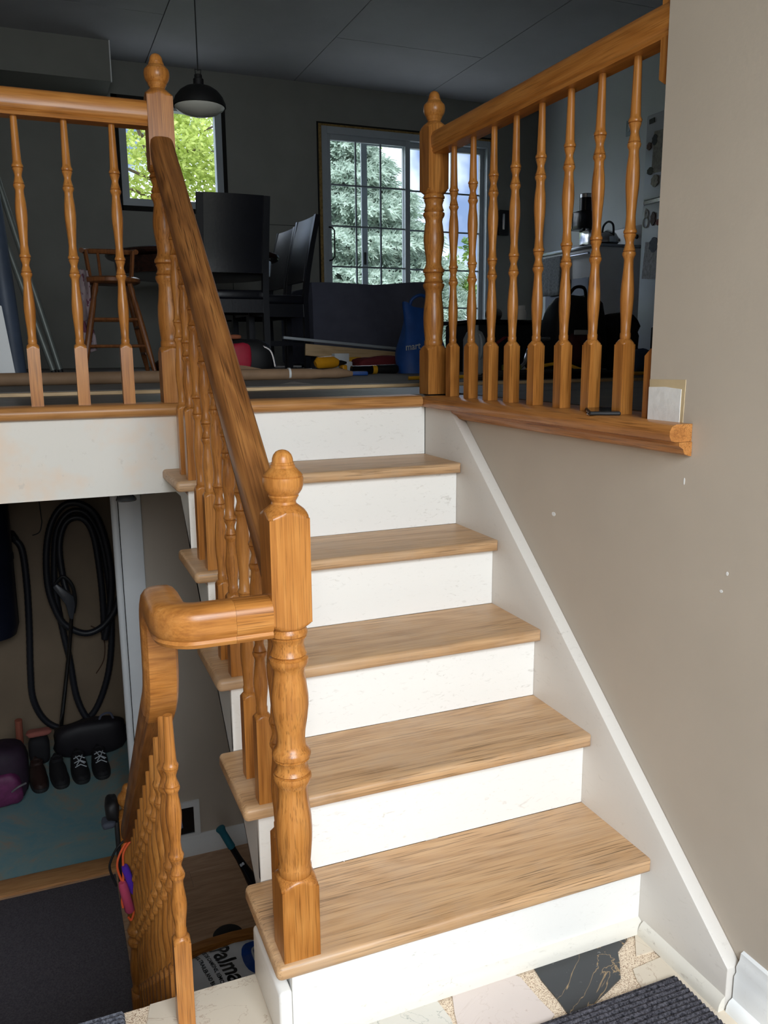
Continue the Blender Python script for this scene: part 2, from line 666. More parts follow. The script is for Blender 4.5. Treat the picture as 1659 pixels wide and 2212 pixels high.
# ---- entry floor: speckled bed with crazy-paving marble pieces let into it
fl = struct('floor', MB().box(-2.05, XW, -2.4, 0.2, -0.14, -0.003), 'grout', 'entry floor of marble pieces set in speckled grout')
STONES = [
    ('marble_black', [(-0.282, 0.003), (-0.033, -0.001), (-0.045, -0.019), (-0.089, -0.043), (-0.106, -0.071), (-0.132, -0.108), (-0.179, -0.127), (-0.21, -0.138), (-0.237, -0.151), (-0.29, -0.169), (-0.288, -0.138), (-0.286, -0.107), (-0.287, -0.047), (-0.283, -0.017)]),
    ('marble_pink', [(-0.34, -0.001), (-0.323, -0.027), (-0.32, -0.092), (-0.314, -0.137), (-0.38, -0.182), (-0.479, -0.165), (-0.505, -0.1), (-0.494, -0.061), (-0.472, -0.004), (-0.415, 0.007)]),
    ('marble_white', [(-0.80, -0.004), (-0.676, -0.004), (-0.512, -0.004), (-0.506, -0.067), (-0.515, -0.115), (-0.56, -0.18), (-0.68, -0.16), (-0.79, -0.12)]),
    ('marble_cream', [(-0.011, -0.001), (0.02, 0.002), (0.02, -0.066), (-0.004, -0.071), (-0.061, -0.069), (-0.032, -0.03)]),
    ('marble_cream', [(-0.093, -0.098), (0.02, -0.09), (0.02, -0.36), (-0.02, -0.40), (-0.14, -0.30), (-0.105, -0.124)]),
    ('marble_cream', [(-1.045, 0.199), (-0.815, 0.199), (-0.815, 0.0), (-0.83, -0.09), (-0.95, -0.12), (-1.04, -0.05), (-1.075, 0.08)]),
    ('marble_cream', [(-1.30, 0.199), (-1.10, 0.199), (-1.125, 0.10), (-1.10, -0.04), (-1.25, -0.10), (-1.34, 0.05)]),
    ('marble_white', [(-1.62, 0.199), (-1.36, 0.199), (-1.40, 0.03), (-1.33, -0.12), (-1.55, -0.16), (-1.66, 0.02)]),
]
for j in range(7):
    for i in range(6):
        cx, cy = -1.86 + i * 0.36 + (0.14 if j % 2 else 0), -0.42 - j * 0.3
        if cx > -0.1:
            continue
        pts = []
        for a in range(7):
            an = a * 2 * PI / 7 + rnd.uniform(-.2, .2)
            rr = rnd.uniform(.13, .175)
            pts.append((cx + rr * math.cos(an), cy + rr * 0.85 * math.sin(an)))
        STONES.append((rnd.choice(['marble_cream', 'marble_pink', 'marble_white', 'marble_cream', 'marble_black']), pts))
for m_, pts in STONES:
    MB().prism(pts, 'z', -0.01, 0.0005).build('stone', m_, fl, smooth=False)

# ---- right wall: full height in front, half height under the open balustrade
wr = MB()
wr.box(XW, 0.16, -2.4, 0.098, ZB, ZC)
wr.box(XW, 0.16, 0.098, 1.1345, ZB, 1.10)
wr.box(XW, 0.16, 1.1345, 2.459, ZB, 0.8815)
struct('wall_right', wr, 'taupe', 'taupe wall on the right of the stairs', smooth=False)
spot = MB()
for (yy, zz, ry, rz) in [(0.437, 0.871, 0.008, 0.0055), (-0.138, 0.822, 0.004, 0.003), (-0.02, 1.02, 0.002, 0.007), (-0.15, 0.86, 0.003, 0.004)]:
    spot.prism([(yy + ry * math.cos(a * PI / 6), zz + rz * math.sin(a * PI / 6)) for a in range(12)], 'x', XW - 0.0006, XW + 0.002)
spot.build('filler_spot', 'white_clean', bpy.data.objects['wall_right'], smooth=False)
pt = MB().prism([(0.098, 1.112), (0.098, 1.220), (-0.008, 1.222), (-0.006, 1.131), (-0.006, 1.112)], 'x', XW - 0.0012, XW + 0.004)
po = pt.build('old_paint_patch', plain('beige_old_paint', S(198, 178, 142), 0.5), bpy.data.objects['wall_right'], smooth=False)
pw = MB().prism([(0.098, 1.112), (0.098, 1.204), (0.05, 1.206), (0.002, 1.203), (0.003, 1.112)], 'x', XW - 0.0024, XW + 0.004)
pw.build('bare_plaster_patch', plain('bare_plaster', S(232, 232, 230), 0.6, var=0.06, scale=40, bump=0.3), po, smooth=False)
# skirting board on the right wall in front of the stairs
bb = MB()
bbp = [(XW, 0), (XW - 0.020, 0), (XW - 0.020, 0.075), (XW - 0.015, 0.082), (XW - 0.017, 0.095), (XW - 0.009, 0.108), (XW - 0.007, 0.122), (XW, 0.125)]
bb.prism(bbp, 'y', -2.4, -0.262)
b_ = bb.build('baseboard_right', 'white_clean', None, angle=50)
tag(b_, 'white moulded skirting board along the right wall', None, None, 'structure')
MB().prism([(XW - 0.02, 0), (XW - 0.036, 0), (XW - 0.034, 0.012), (XW - 0.028, 0.022), (XW - 0.02, 0.026)], 'y', -2.4, -0.262).build('shoe_moulding', 'white_clean', b_)

# ---- ledge cap (oak nosing) on the half wall
lc = MB()
cap = [(0.17, 1.137), (-0.006, 1.137), (-0.016, 1.133), (-0.021, 1.124), (-0.021, 1.114), (-0.016, 1.105), (-0.006, 1.102), (0.17, 1.102)]
lc.prism(cap, 'y', 0.098, 1.135)
capf = [(XW - 0.001, 1.137), (-0.006, 1.137), (-0.016, 1.133), (-0.021, 1.124), (-0.021, 1.114), (-0.016, 1.105), (-0.006, 1.102), (XW - 0.001, 1.102)]
lc.prism(capf, 'y', -0.034, 0.098)
ledge = lc.build('trim_1', 'nosing_y', None, angle=40)
tag(ledge, 'oak nosing ledge on top of the half wall under the right balustrade', None, None, 'structure')
MB().prism([(XW - 0.001, 1.1015), (0.002, 1.1015), (0.002, 1.094), (0.012, 1.088), (0.016, 1.078), (0.026, 1.074), (XW - 0.001, 1.073)], 'y', -0.036, 0.955).build('cove_moulding', 'nosing_y', ledge, angle=40)

# ---- landing: floor edge, nosing, old boards, new flooring laid over it
fa = struct('wall_fascia', MB().box(-2.05, -0.79, 1.13, 1.16, 0.882, 1.104), 'fascia', 'patched off-white fascia under the landing edge', smooth=False)
MB().box(-0.7905, -0.778, 1.127, 1.16, 0.95, 1.104).build('edge_strip', 'white', fa)
lf = struct('floor_landing', MB().box(-2.05, 3.48, 1.15, 6.0, 0.882, 1.128), 'dark_floor', 'landing and upper floor', smooth=False)
nl = MB()
npf = [(1.21, 1.14), (1.118, 1.14), (1.107, 1.136), (1.101, 1.127), (1.101, 1.117), (1.107, 1.108), (1.118, 1.104), (1.21, 1.104)]
nl.prism(npf, 'x', -2.05, -0.022)
o = nl.build('trim_2', 'nosing', None, angle=40)
tag(o, 'oak nosing along the landing edge above the top riser', None, None, 'structure')
for i, (y0, y1) in enumerate([(1.211, 1.325), (1.327, 1.441), (1.443, 1.557), (1.559, 1.672), (1.674, 1.75)]):
    MB().box(-2.05, 0.152 if y0 < 1.13 else 3.48, y0, y1, 1.126, 1.1395).build('floor_board', 'dark_floor', lf)
MB().box(0.16, 3.48, 0.03, 1.21, 0.882, 1.139).build('floor_board', 'dark_floor', lf)
pl = MB()
for (x0, x1) in [(-2.05, -0.521), (-0.519, 1.32), (1.322, 3.48)]:
    MB().box(x0, x1, 1.722, 1.84, 1.14, 1.151).build('new_floor_plank', 'ply', lf)
fp = struct('floor_paper', MB().box(-2.05, 3.48, 1.76, 6.0, 1.14, 1.1535), 'paper_grey', 'grey protective paper over the new flooring', smooth=False)
pp = MB()
for (a, b, c_) in [((-0.30, 1.82), (-0.16, 1.80), 0.012), ((0.05, 1.98), (0.25, 1.93), 0.006)]:
    pp.add([(a[0], a[1], 1.154), (b[0], b[1], 1.154), ((a[0] + b[0]) / 2, a[1] + 0.03, 1.154 + c_)], [(0, 1, 2)])
pp.build('torn_edge', 'paper_grey', fp, smooth=False)

# ---- upper room shell
YF = 6.0
wf = MB()
# far wall with openings for the window and the patio door
WX0, WX1, WZ0, WZ1 = -0.44, 0.46, 2.40, 3.27
DX0, DX1, DZ1 = 1.25, 2.97, 3.215
wf.box(-2.05, WX0, YF, YF + 0.16, ZU, ZC)
wf.box(WX0, WX1, YF, YF + 0.16, ZU, WZ0)
wf.box(WX0, WX1, YF, YF + 0.16, WZ1, ZC)
wf.box(WX1, DX0, YF, YF + 0.16, ZU, ZC)
wf.box(DX0, DX1, YF, YF + 0.16, DZ1, ZC)
wf.box(DX1, 3.60, YF, YF + 0.16, ZU, ZC)
wfo = struct('wall_far', wf, 'drywall', 'bare grey drywall far wall with window and patio door', smooth=False)
sm = MB()
sm.box(0.47, 1.24, YF - 0.001, YF + 0.01, 2.345, 2.349)
sm.box(0.47, 0.474, YF - 0.001, YF + 0.01, 1.15, 2.345)
sm.box(-2.0, 3.4, YF - 0.001, YF + 0.01, ZC - 0.008, ZC)
sm.build('drywall_seam', 'gap', wfo, smooth=False)
struct('wall_kitchen', MB().box(3.48, 3.62, -0.1, YF, ZU, ZC), 'kitchen_wall', 'grey kitchen wall on the right behind the stove', smooth=False)
struct('wall_kitchen_front', MB().box(0.16, 3.62, -0.1, 0.03, ZU - .3, ZC), 'drywall', 'kitchen wall hidden behind the taupe wall', smooth=False)
struct('wall_left', MB().box(-2.2, -2.05, -2.4, YF + 0.16, ZB, ZC), 'taupe', 'taupe wall on the left of the stairwell', smooth=False)
ce = struct('ceiling', MB().box(-2.2, 3.62, -2.5, YF + 0.16, ZC + 0.004, ZC + 0.12), 'gap', 'bare drywall ceiling with open seams', smooth=False)
cuts = {-2.05: [], -0.16: [2.5, 5.1], 1.06: [2.49, 4.93], 2.28: [3.1]}
xs = [-2.05, -1.38, -0.16, 1.06, 2.28, 3.48]
for i in range(5):
    ys = [-2.4] + sorted({0: [1.2, 3.7], 1: [0.1, 2.6, 4.95], 2: [1.3, 3.7], 3: [0.1, 2.5, 4.93], 4: [1.2, 3.65]}[i]) + [YF]
    for y0, y1 in zip(ys[:-1], ys[1:]):
        g = 0.0035
        MB().box(xs[i] + g, xs[i + 1] - g, y0 + g, y1 - g, ZC - 0.012, ZC + 0.001).build('ceiling_panel', 'ceiling', ce, smooth=False)
# boxed soffit at the far left
so = struct('trim_3', MB().box(-2.05, -0.47, 5.58, 6.0, 3.24, ZC - 0.012), 'drywall', 'boxed drywall soffit at the far left ceiling', smooth=False)
MB().box(-0.47, -0.462, 5.572, 5.59, 3.236, ZC - 0.012).build('corner_bead', 'white_clean', so, smooth=False)
# back wall with the entry doorway the daylight comes through
wb = MB()
wb.box(-2.2, -1.72, -2.52, -2.4, ZB, ZC)
wb.box(-0.18, 0.16, -2.52, -2.4, ZB, ZC)
wb.box(-1.72, -0.18, -2.52, -2.4, 2.66, ZC)
wb.box(-1.72, -0.18, -2.52, -2.4, ZB, 0.0)
struct('wall_back', wb, 'taupe', 'taupe entry wall with an open doorway', smooth=False)

# ---- basement level
ll = struct('floor_lower', MB().box(-2.05, XW, 0.15, 2.60, ZB - 0.1, ZB - 0.004), 'gap', 'brown laminate floor at the foot of the lower stairs', smooth=False)
y = 0.2
row = 0
while y < 2.46:
    y1 = min(y + 0.125, 2.462)
    x = -2.05 - rnd.uniform(0, 1.0)
    while x < XW:
        x1 = x + 1.1
        a, b = max(x, -2.05), min(x1, XW)
        if b - a > 0.02:
            MB().box(a + .0006, b - .0006, y + .0006, y1 - .0006, ZB - 0.01, ZB).build('plank', 'laminate', ll, smooth=False)
        x = x1
    y = y1
    row += 1
wl_ = MB()
wl_.box(-0.80, 0.42, 2.46, 2.60, ZB, 0.882)
o = struct('wall_lower', wl_, 'taupe', 'taupe wall under the landing at the foot of the lower stairs', smooth=False)
struct('wall_foundation', MB().box(-2.05, XW, 0.08, 0.150, ZB, -0.14), 'taupe', 'wall under the edge of the entry floor', smooth=False)
bl = MB().prism([(2.46, ZB), (2.445, ZB), (2.445, ZB + 0.075), (2.449, ZB + 0.08), (2.449, ZB + 0.09), (2.455, ZB + 0.105), (2.46, ZB + 0.106)], 'x', -0.80, XW)
tag(bl.build('baseboard_lower', 'white_clean', None, angle=50), 'white skirting board on the lower taupe wall', None, None, 'structure')
th = MB().box(-2.05, -0.80, 2.46, 2.585, ZB - 0.003, ZB + 0.012)
tag(th.build('trim_4', 'threshold', None, bevel=0.004), 'oak threshold strip in front of the teal floor', None, None, 'structure')
tag(MB().box(-2.05, 0.4, 2.585, 4.2, ZB - 0.1, ZB - 0.004).build('floor_storage', 'teal', None, smooth=False), 'worn teal painted concrete floor of the storage room', None, None, 'structure')
struct('wall_storage_side', MB().box(0.3, 0.42, 2.6, 4.06, ZB, 0.882), 'storage', 'brown side wall of the storage room', smooth=False)
struct('wall_storage', MB().box(-2.05, 0.5, 4.06, 4.16, ZB, 0.882), 'storage', 'brown back wall of the storage room', smooth=False)
# white door jamb post at the storage doorway
jb = thing('door_1', None, None, (-0.85, 2.46, ZB), kind='structure')
jb['label'] = 'white door jamb of the storage room doorway'
MB().box(-0.868, -0.772, 2.442, 2.60, ZB + 0.012, 0.882).build('casing', 'jamb', jb, bevel=0.004)
MB().tube([(-0.882, 2.455, ZB + 0.012), (-0.882, 2.455, 0.882)], 0.018, 12).build('stop_bead', 'jamb', jb)
MB().box(-0.8705, -0.8675, 2.4405, 2.445, ZB + 0.012, 0.882).build('shadow_gap', 'gap', jb, smooth=False)
# framed pet hatch in the lower wall
ph = thing('pet_hatch', 'white framed square hatch low in the taupe wall', 'hatch', (-0.65, 2.46, -0.95))
hx0, hx1, hz0, hz1 = -0.755, -0.588, -1.034, -0.853
fr = MB()
fr.box(hx0, hx0 + .028, 2.447, 2.462, hz0, hz1)
fr.box(hx1 - .028, hx1, 2.447, 2.462, hz0, hz1)
fr.box(hx0 + .028, hx1 - .028, 2.447, 2.462, hz1 - .028, hz1)
fr.box(hx0 + .028, hx1 - .028, 2.447, 2.462, hz0, hz0 + .012)
fr.build('frame', 'white_clean', ph, smooth=False)
MB().box(hx0 + .028, hx1 - .028, 2.456, 2.461, hz0 + .012, hz1 - .028).build('flap', 'black_gloss', ph, smooth=False)
MB().prism([(hx0 + .028, hz0 + .03), (hx0 + .085, hz0 + .05), (hx0 + .075, hz1 - .03), (hx0 + .028, hz1 - .03)], 'y', 2.453, 2.457).build('window_film', plain('pale_film', S(120, 130, 160), 0.3), ph, smooth=False)

# ================================================================== WINDOW AND PATIO DOOR
w1 = thing('window_1', None, None, (0, YF, WZ0), kind='structure')
w1['label'] = 'small vinyl window with black gap around it looking on green leaves'
g_ = MB()
for a in ((WX0, WX1, YF - .004, YF + .1, WZ0, WZ0 + .04), (WX0, WX1, YF - .004, YF + .1, WZ1 - .03, WZ1), (WX0, WX0 + .045, YF - .004, YF + .1, WZ0, WZ1), (WX1 - .035, WX1, YF - .004, YF + .1, WZ0, WZ1)):
    g_.box(*a)
g_.build('open_gap', 'gap', w1, smooth=False)
f_ = MB()
x0, x1, z0, z1 = WX0 + .045, WX1 - .035, WZ0 + .04, WZ1 - .03
t_ = 0.055
for a in ((x0, x1, YF - .01, YF + .07, z0, z0 + t_), (x0, x1, YF - .01, YF + .07, z1 - t_, z1), (x0, x0 + t_, YF - .01, YF + .07, z0 + t_, z1 - t_), (x1 - t_, x1, YF - .01, YF + .07, z0 + t_, z1 - t_)):
    f_.box(*a)
f_.build('window_frame', 'vinyl', w1, smooth=False)
MB().box(x0 + t_, x1 - t_, YF + .03, YF + .034, z0 + t_, z1 - t_).build('pane', 'glass', w1, smooth=False)

d1 = thing('door_2', None, None, (2.1, YF, ZU), kind='structure')
d1['label'] = 'sliding patio door with white muntin grid in the far wall'
MB().box(DX0, DX0 + .012, YF - .012, YF + .1, ZU, DZ1).box(DX0 + .012, DX1, YF - .012, YF + .1, DZ1 - .012, DZ1).build('rough_gap', 'gap', d1, smooth=False)
MB().box(DX0 + .012, DX0 + .04, YF - .008, YF + .1, ZU, DZ1 - .012).box(DX0 + .04, DX1, YF - .006, YF + .1, DZ1 - .03, DZ1 - .012).build('foam_strip', 'foam', d1, smooth=False)
fx0, fx1, fz1 = DX0 + .04, DX1 - .015, DZ1 - .03
of = MB()
of.box(fx0, fx0 + .05, YF - .015, YF + .14, ZU, fz1)
of.box(fx1 - .035, fx1, YF - .015, YF + .14, ZU, fz1)
of.box(fx0 + .05, fx1 - .035, YF - .015, YF + .14, fz1 - .06, fz1)
of.box(fx0 + .05, fx1 - .035, YF - .015, YF + .14, ZU + .012, ZU + .06)
of.build('door_frame', 'vinyl', d1, bevel=0.004)


def sash(name, x0, x1, y0, nx, px):
    z0, z1 = ZU + .06, fz1 - .06
    s = MB()
    st, rb = 0.048, 0.09
    y1 = y0 + .035
    s.box(x0, x0 + st, y0, y1, z0, z1)
    s.box(x1 - st, x1, y0, y1, z0, z1)
    s.box(x0 + st, x1 - st, y0, y1, z1 - st, z1)
    s.box(x0 + st, x1 - st, y0, y1, z0, z0 + rb)
    so_ = s.build(name, 'vinyl', d1, bevel=0.003)
    xa, xb, za, zb_ = x0 + st, x1 - st, z0 + rb, z1 - st
    MB().box(xa, xb, y0 + .015, y0 + .019, za, zb_).build('pane', 'glass', so_, smooth=False)
    for v in range(1, nx):
        xm = xa + (xb - xa) * v / nx
        MB().box(xm - .007, xm + .007, y0 + .010, y0 + .024, za, zb_).build('muntin', px, so_, smooth=False)
    for v in range(1, 6):
        zm = 3.06 - 0.3475 * v
        if zm > za + .05:
            MB().box(xa, xb, y0 + .0105, y0 + .0235, zm - .007, zm + .007).build('muntin', px, so_, smooth=False)
    return so_


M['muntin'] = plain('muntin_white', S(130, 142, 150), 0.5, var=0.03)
s1 = sash('sliding_sash', fx0 + .035, 2.135, YF + .0, 3, 'muntin')
s2 = sash('fixed_sash', 2.085, fx1 - .03, YF + .045, 3, 'muntin')
MB().tube([(1.345, YF - .005, 2.35)] + arc((1.345, 2.22), 0.04, PI / 2, -PI / 2, 10, 'xz', YF - .02)[0:0] +
          [(1.365, YF - .03, 2.345), (1.385, YF - .035, 2.32), (1.385, YF - .035, 2.10), (1.365, YF - .03, 2.07), (1.345, YF - .005, 2.065)], 0.007, 8).build('handle', 'black', s1)
# insect screen frame standing outside the sliding half
sf = MB()
sf.box(1.70, 1.755, YF + .105, YF + .125, ZU + .06, fz1 - .06)
sf.box(2.60, 2.64, YF + .105, YF + .125, ZU + .06, fz1 - .06)
sf.box(1.755, 2.60, YF + .105, YF + .125, fz1 - .10, fz1 - .06)
sfo = sf.build('screen_frame', 'vinyl', d1, smooth=False)
MB().box(1.715, 1.738, YF + .097, YF + .105, 2.05, 2.16).build('latch', 'black', sfo, smooth=False)

# ================================================================== UPPER STAIRCASE
st = thing('staircase', 'oak and white staircase of five treads climbing to the landing', 'staircase', (-0.4, 0, 0))
XL, XS_, TH, NO = -0.84, -0.804, 0.030, 0.034
for k in range(1, 6):
    y0, y1 = (k - 1) * D - NO, k * D
    z = k * H

    def sel(e, y0=y0, z=z):
        a, b = e.verts[0].co, e.verts[1].co
        return (abs(a.y - y0) < 1e-5 and abs(b.y - y0) < 1e-5) or (abs(a.x - XL) < 1e-5 and abs(b.x - XL) < 1e-5)
    MB().box(XL, 0.0, y0, y1 - .0005, z - TH, z).build('tread', 'tread', st, bevel=0.0115, seg=4, bsel=sel, angle=30)
for k in range(1, 7):
    y0 = (k - 1) * D
    zt = k * H - TH if k < 6 else 1.104
    MB().box(XS_, 0.0, y0, y0 + 0.016, (k - 1) * H + (0 if k > 1 else 0.0005), zt).build('riser', 'white', st, bevel=0.0012, seg=1)
MB().prism([(-0.258, 0.0005), (-0.258, 0.092), (0.953, 1.1015), (1.134, 1.1015), (1.134, 0.55), (0.5, 0.0005)], 'x', 0.0002, XW - 0.0005).build('skirt_board', 'skirt', st, bevel=0.0025)
sg = [(0.017, 0.005)]
for k in range(1, 6):
    sg += [((k - 1) * D + 0.017, k * H - TH - 0.0005), (k * D + 0.001, k * H - TH - 0.0005)]
sg += [(5 * D + 0.0005, 0.882), (1.047, 0.882), (0.275, 0.155), (0.115, 0.005)]
MB().prism(sg, 'x', XS_, XS_ + 0.03).build('stringer', painted('grey_white_stringer', S(205, 206, 204), S(150, 140, 128), 0.5), st, smooth=False)
MB().prism(sg, 'x', -0.42, -0.39).build('stringer', 'white', st, smooth=False)
sp_ = MB().prism([(0.0, 0.0005), (-0.017, 0.0005), (-0.0155, 0.014), (-0.009, 0.026), (0.0, 0.031)], 'x', XS_, -0.0005)
M['moulding'] = painted('scuffed_white_moulding', S(222, 217, 206), S(140, 128, 112), 0.9)
sp_.build('shoe_moulding', 'moulding', st)
MB().prism([(0.0, 0.0005), (-0.016, 0.0005), (-0.0145, 0.014), (-0.008, 0.026), (0.0, 0.031)], 'y', -0.258, -0.017).build('shoe_moulding', 'moulding', st)
MB().box(-0.832, -0.8065, -0.012, 0.199, 0.0005, 0.118).build('side_plinth', 'white', st, bevel=0.008, seg=3)
M['flake'] = plain('chipped_plaster', S(190, 150, 136), 0.8)
for k in range(1, 6):
    mp = MB()
    yy, zz = (k - 1) * D, k * H - TH
    mp.add([(XS_ - .012, yy - .006, zz), (XS_ - .001, yy - .004, zz - .014), (XS_ - .001, yy + .02, zz - .006), (XS_ - .010, yy + .012, zz)], [(0, 1, 2, 3)])
    mp.build('paint_flake', 'flake', st, smooth=False)

# ================================================================== RAILINGS
RAILP = [(-.024, -.034), (-.028, -.027), (-.025, -.022), (-.030, -.017), (-.032, -.006), (-.032, .012), (-.0295, .022), (-.024, .029), (-.016, .0328), (0, .034),
         (.016, .0328), (.024, .029), (.0295, .022), (.032, .012), (.032, -.006), (.030, -.017), (.025, -.022), (.028, -.027), (.024, -.034)]


def shoulder(mb, s, z0, dz, r1, N=24, rows=5):
    """loft from a square of side s at z0 to a circle of radius r1 at z0+dz; corners drop first"""
    a = s / 2
    vs, fs = [], []
    for j in range(rows + 1):
        t = j / rows
        for i in range(N):
            an = 2 * PI * (i + .5) / N
            c, q = math.cos(an), math.sin(an)
            m_ = max(abs(c), abs(q))
            rs = a / m_                       # distance to the square outline
            rc = a * 1.02 + (r1 - a * 1.02) * (t ** 1.6)
            # before the shoulder starts the full square is kept, then it is cut by the shrinking cone
            rmax = a * 1.4142 + (r1 - a * 1.4142) * t
            r = min(rs, rmax)
            vs.append((r * c, r * q, z0 + dz * t))
    for j in range(rows):
        for i in range(N):
            b, d = j * N + i, j * N + (i + 1) % N
            fs.append((b, d, d + N, b + N))
    fs.append(tuple(range(N - 1, -1, -1)))
    fs.append(tuple(range(rows * N, rows * N + N)))
    mb.add(vs, fs)


def baluster_mesh(name, s, r1, r2, r3, r4, L, side=0.032):
    mb = MB()
    mb.box(-side / 2, side / 2, -side / 2, side / 2, 0, s - .010)
    shoulder(mb, side, s - .010, 0.012, 0.0118)
    c0 = s + .002

    def lp(a, b, t):
        return a + (b - a) * t
    p = [(c0, .0112), (c0 + .004, .0118), (c0 + .012, .0118), (c0 + .014, .0106)]
    a, b = c0 + .014, r1 - .014
    for t, r in ((.18, .0118), (.36, .0140), (.48, .0148), (.60, .0144), (.76, .0125), (.9, .0106), (1, .0102)):
        p.append((lp(a, b, t), r))

    def rings(lo, hi):
        return [(lo - .008, .0122), (lo - .005, .0140), (lo - .001, .0147), (lo + .002, .0140), (lo + .0032, .0114), (lo + .005, .0134), (lo + .0075, .0124),
                (lp(lo, hi, .38), .0098), (lp(lo, hi, .5), .0088), (lp(lo, hi, .64), .0098), (hi - .007, .0128), (hi - .004, .0136), (hi - .0027, .0114), (hi - .001, .0142), (hi + .002, .0147), (hi + .005, .0138), (hi + .008, .0118)]
    p += rings(r1, r2)
    a, b = r2 + .008, r3 - .012
    for t, r in ((.16, .0100), (.34, .0118), (.55, .0146), (.66, .0150), (.8, .0138), (.93, .0112), (1, .0108)):
        p.append((lp(a, b, t), r))
    p += rings(r3, r4)
    a = r4 + .014
    p += [(a, .0110), (lp(a, L, .35), .0098), (lp(a, L, .75), .0088), (L, .0084)]
    p = [q for q in p if q[0] <= L]
    p.append((L, .0086))
    q = [p[0]]
    for e in p[1:]:
        if e[0] > q[-1][0] + 1e-5:
            q.append(e)
    mb.lathe(q, n=16)
    return mb.mesh(name, angle=38)


def newel_meshes(total_sq, hs=1.0, base=0.146):
    """returns (post mesh, finial mesh); local base at z = 0"""
    s = 0.069
    mb = MB()
    mb.box(-s / 2, s / 2, -s / 2, s / 2, 0, base - .004)
    shoulder(mb, s, base - .004, 0.016, 0.031, 32, 6)
    o = base - .146
    prof = [(.158, .0295), (.160, .0305), (.172, .0305), (.175, .0285), (.195, .0305), (.225, .0330), (.245, .0335), (.27, .0325), (.30, .0287), (.320, .0270), (.330, .0275),
            (.338, .0315), (.345, .0345), (.350, .0348), (.354, .0335), (.3555, .0285), (.359, .0325), (.364, .0295), (.370, .0275), (.378, .0290), (.384, .0325), (.3865, .0285), (.389, .0340), (.394, .0348), (.399, .0335), (.403, .0300),
            (.412, .0260), (.422, .0250), (.438, .0262), (.46, .0300), (.485, .0330), (.503, .0328), (.53, .0295), (.545, .0270), (.554, .0285), (.561, .0330), (.567, .0347), (.572, .0343), (.5755, .0285), (.580, .0325), (.588, .0290), (.597, .0273), (.606, .0300), (.611, .0325), (.6135, .0285), (.616, .0342), (.621, .0347), (.625, .0325), (.628, .0310)]
    mb.lathe([(h + o, r) for h, r in prof], n=28)
    m2 = MB()
    shoulder(m2, s, 0, 0.014, 0.031, 32, 5)
    top = [(x, y, 2 * 0 - z) for (x, y, z) in m2.v]
    mb.add([(x, y, .642 + o + z) for (x, y, z) in top], [tuple(reversed(f)) for f in m2.f])
    mb.box(-s / 2, s / 2, -s / 2, s / 2, .642 + o, .822 + o)
    shoulder(mb, s, .822 + o, 0.022, 0.021, 32, 6)
    fin = MB()
    fp_ = [(.842, .0215), (.848, .0205), (.853, .0235), (.857, .0255), (.859, .0245), (.862, .0275), (.868, .0315), (.876, .0338), (.884, .0342), (.889, .0336), (.890, .0320), (.892, .0330), (.895, .0310), (.899, .0270), (.904, .0225), (.905, .0210), (.909, .0208),
           (.910, .0190), (.913, .0190), (.914, .0178), (.920, .0172), (.926, .0150), (.931, .0110), (.9335, .0060), (.9345, .0008)]
    fin.lathe([(h + o, r) for h, r in fp_], n=28)
    return mb.mesh('newel_post', angle=40), fin.mesh('finial', angle=40)


NEWEL, FINIAL = newel_meshes(1)
NEWELL, FINIALL = newel_meshes(1, base=0.236)


def newel(parent, loc, long=False):
    """newel post in a railing whose empty sits at the world origin"""
    o = put('newel_post', NEWELL if long else NEWEL, 'oak_z', parent, loc)
    f = put('finial', FINIALL if long else FINIAL, 'oak_z', o)
    return o


BAL_G = baluster_mesh('baluster', .165, .351, .394, .5745, .620, .752)
BAL_F = baluster_mesh('baluster', .190, .319, .358, .498, .539, .640)
BAL_B = baluster_mesh('baluster', .190, .3675, .4125, .583, .626, .735)

# -- stair balustrade
r1 = thing('stair_balustrade', 'turned oak balustrade with sloping handrail on the open side of the stairs', 'railing', (0, 0, 0))
newel(r1, (-0.789, 0.0096, H))
newel(r1, (-0.788, 1.170, ZU))
top_z = lambda y: 1.074 + .837 * (y - .194)
hr = MB().sweep([(-0.789, y, top_z(y) - .034 / math.cos(math.atan(.837))) for y in (0.030, 0.4, 0.8, 1.150)], RAILP)
hr.build('handrail', 'oak_rail', r1, angle=50)
for k in range(1, 6):
    for off, me in ((-.008, BAL_F), (.105, BAL_B)):
        if k == 1 and off < 0:
            continue
        put('baluster', me, 'oak_z', r1, (-0.79, (k - 1) * D + off, k * H))

# -- landing guard on the left
r2 = thing('landing_guard', 'oak guard rail with turned balusters on the left landing edge', 'railing', (0, 0, 0))
MB().sweep([(-2.05, 1.17, 1.917), (-0.8226, 1.17, 1.917)], RAILP).build('handrail', 'oak_x', r2, angle=50)
for i in range(10):
    put('baluster', BAL_G, 'oak_z', r2, (-0.915 - i * 0.121, 1.168, ZU))

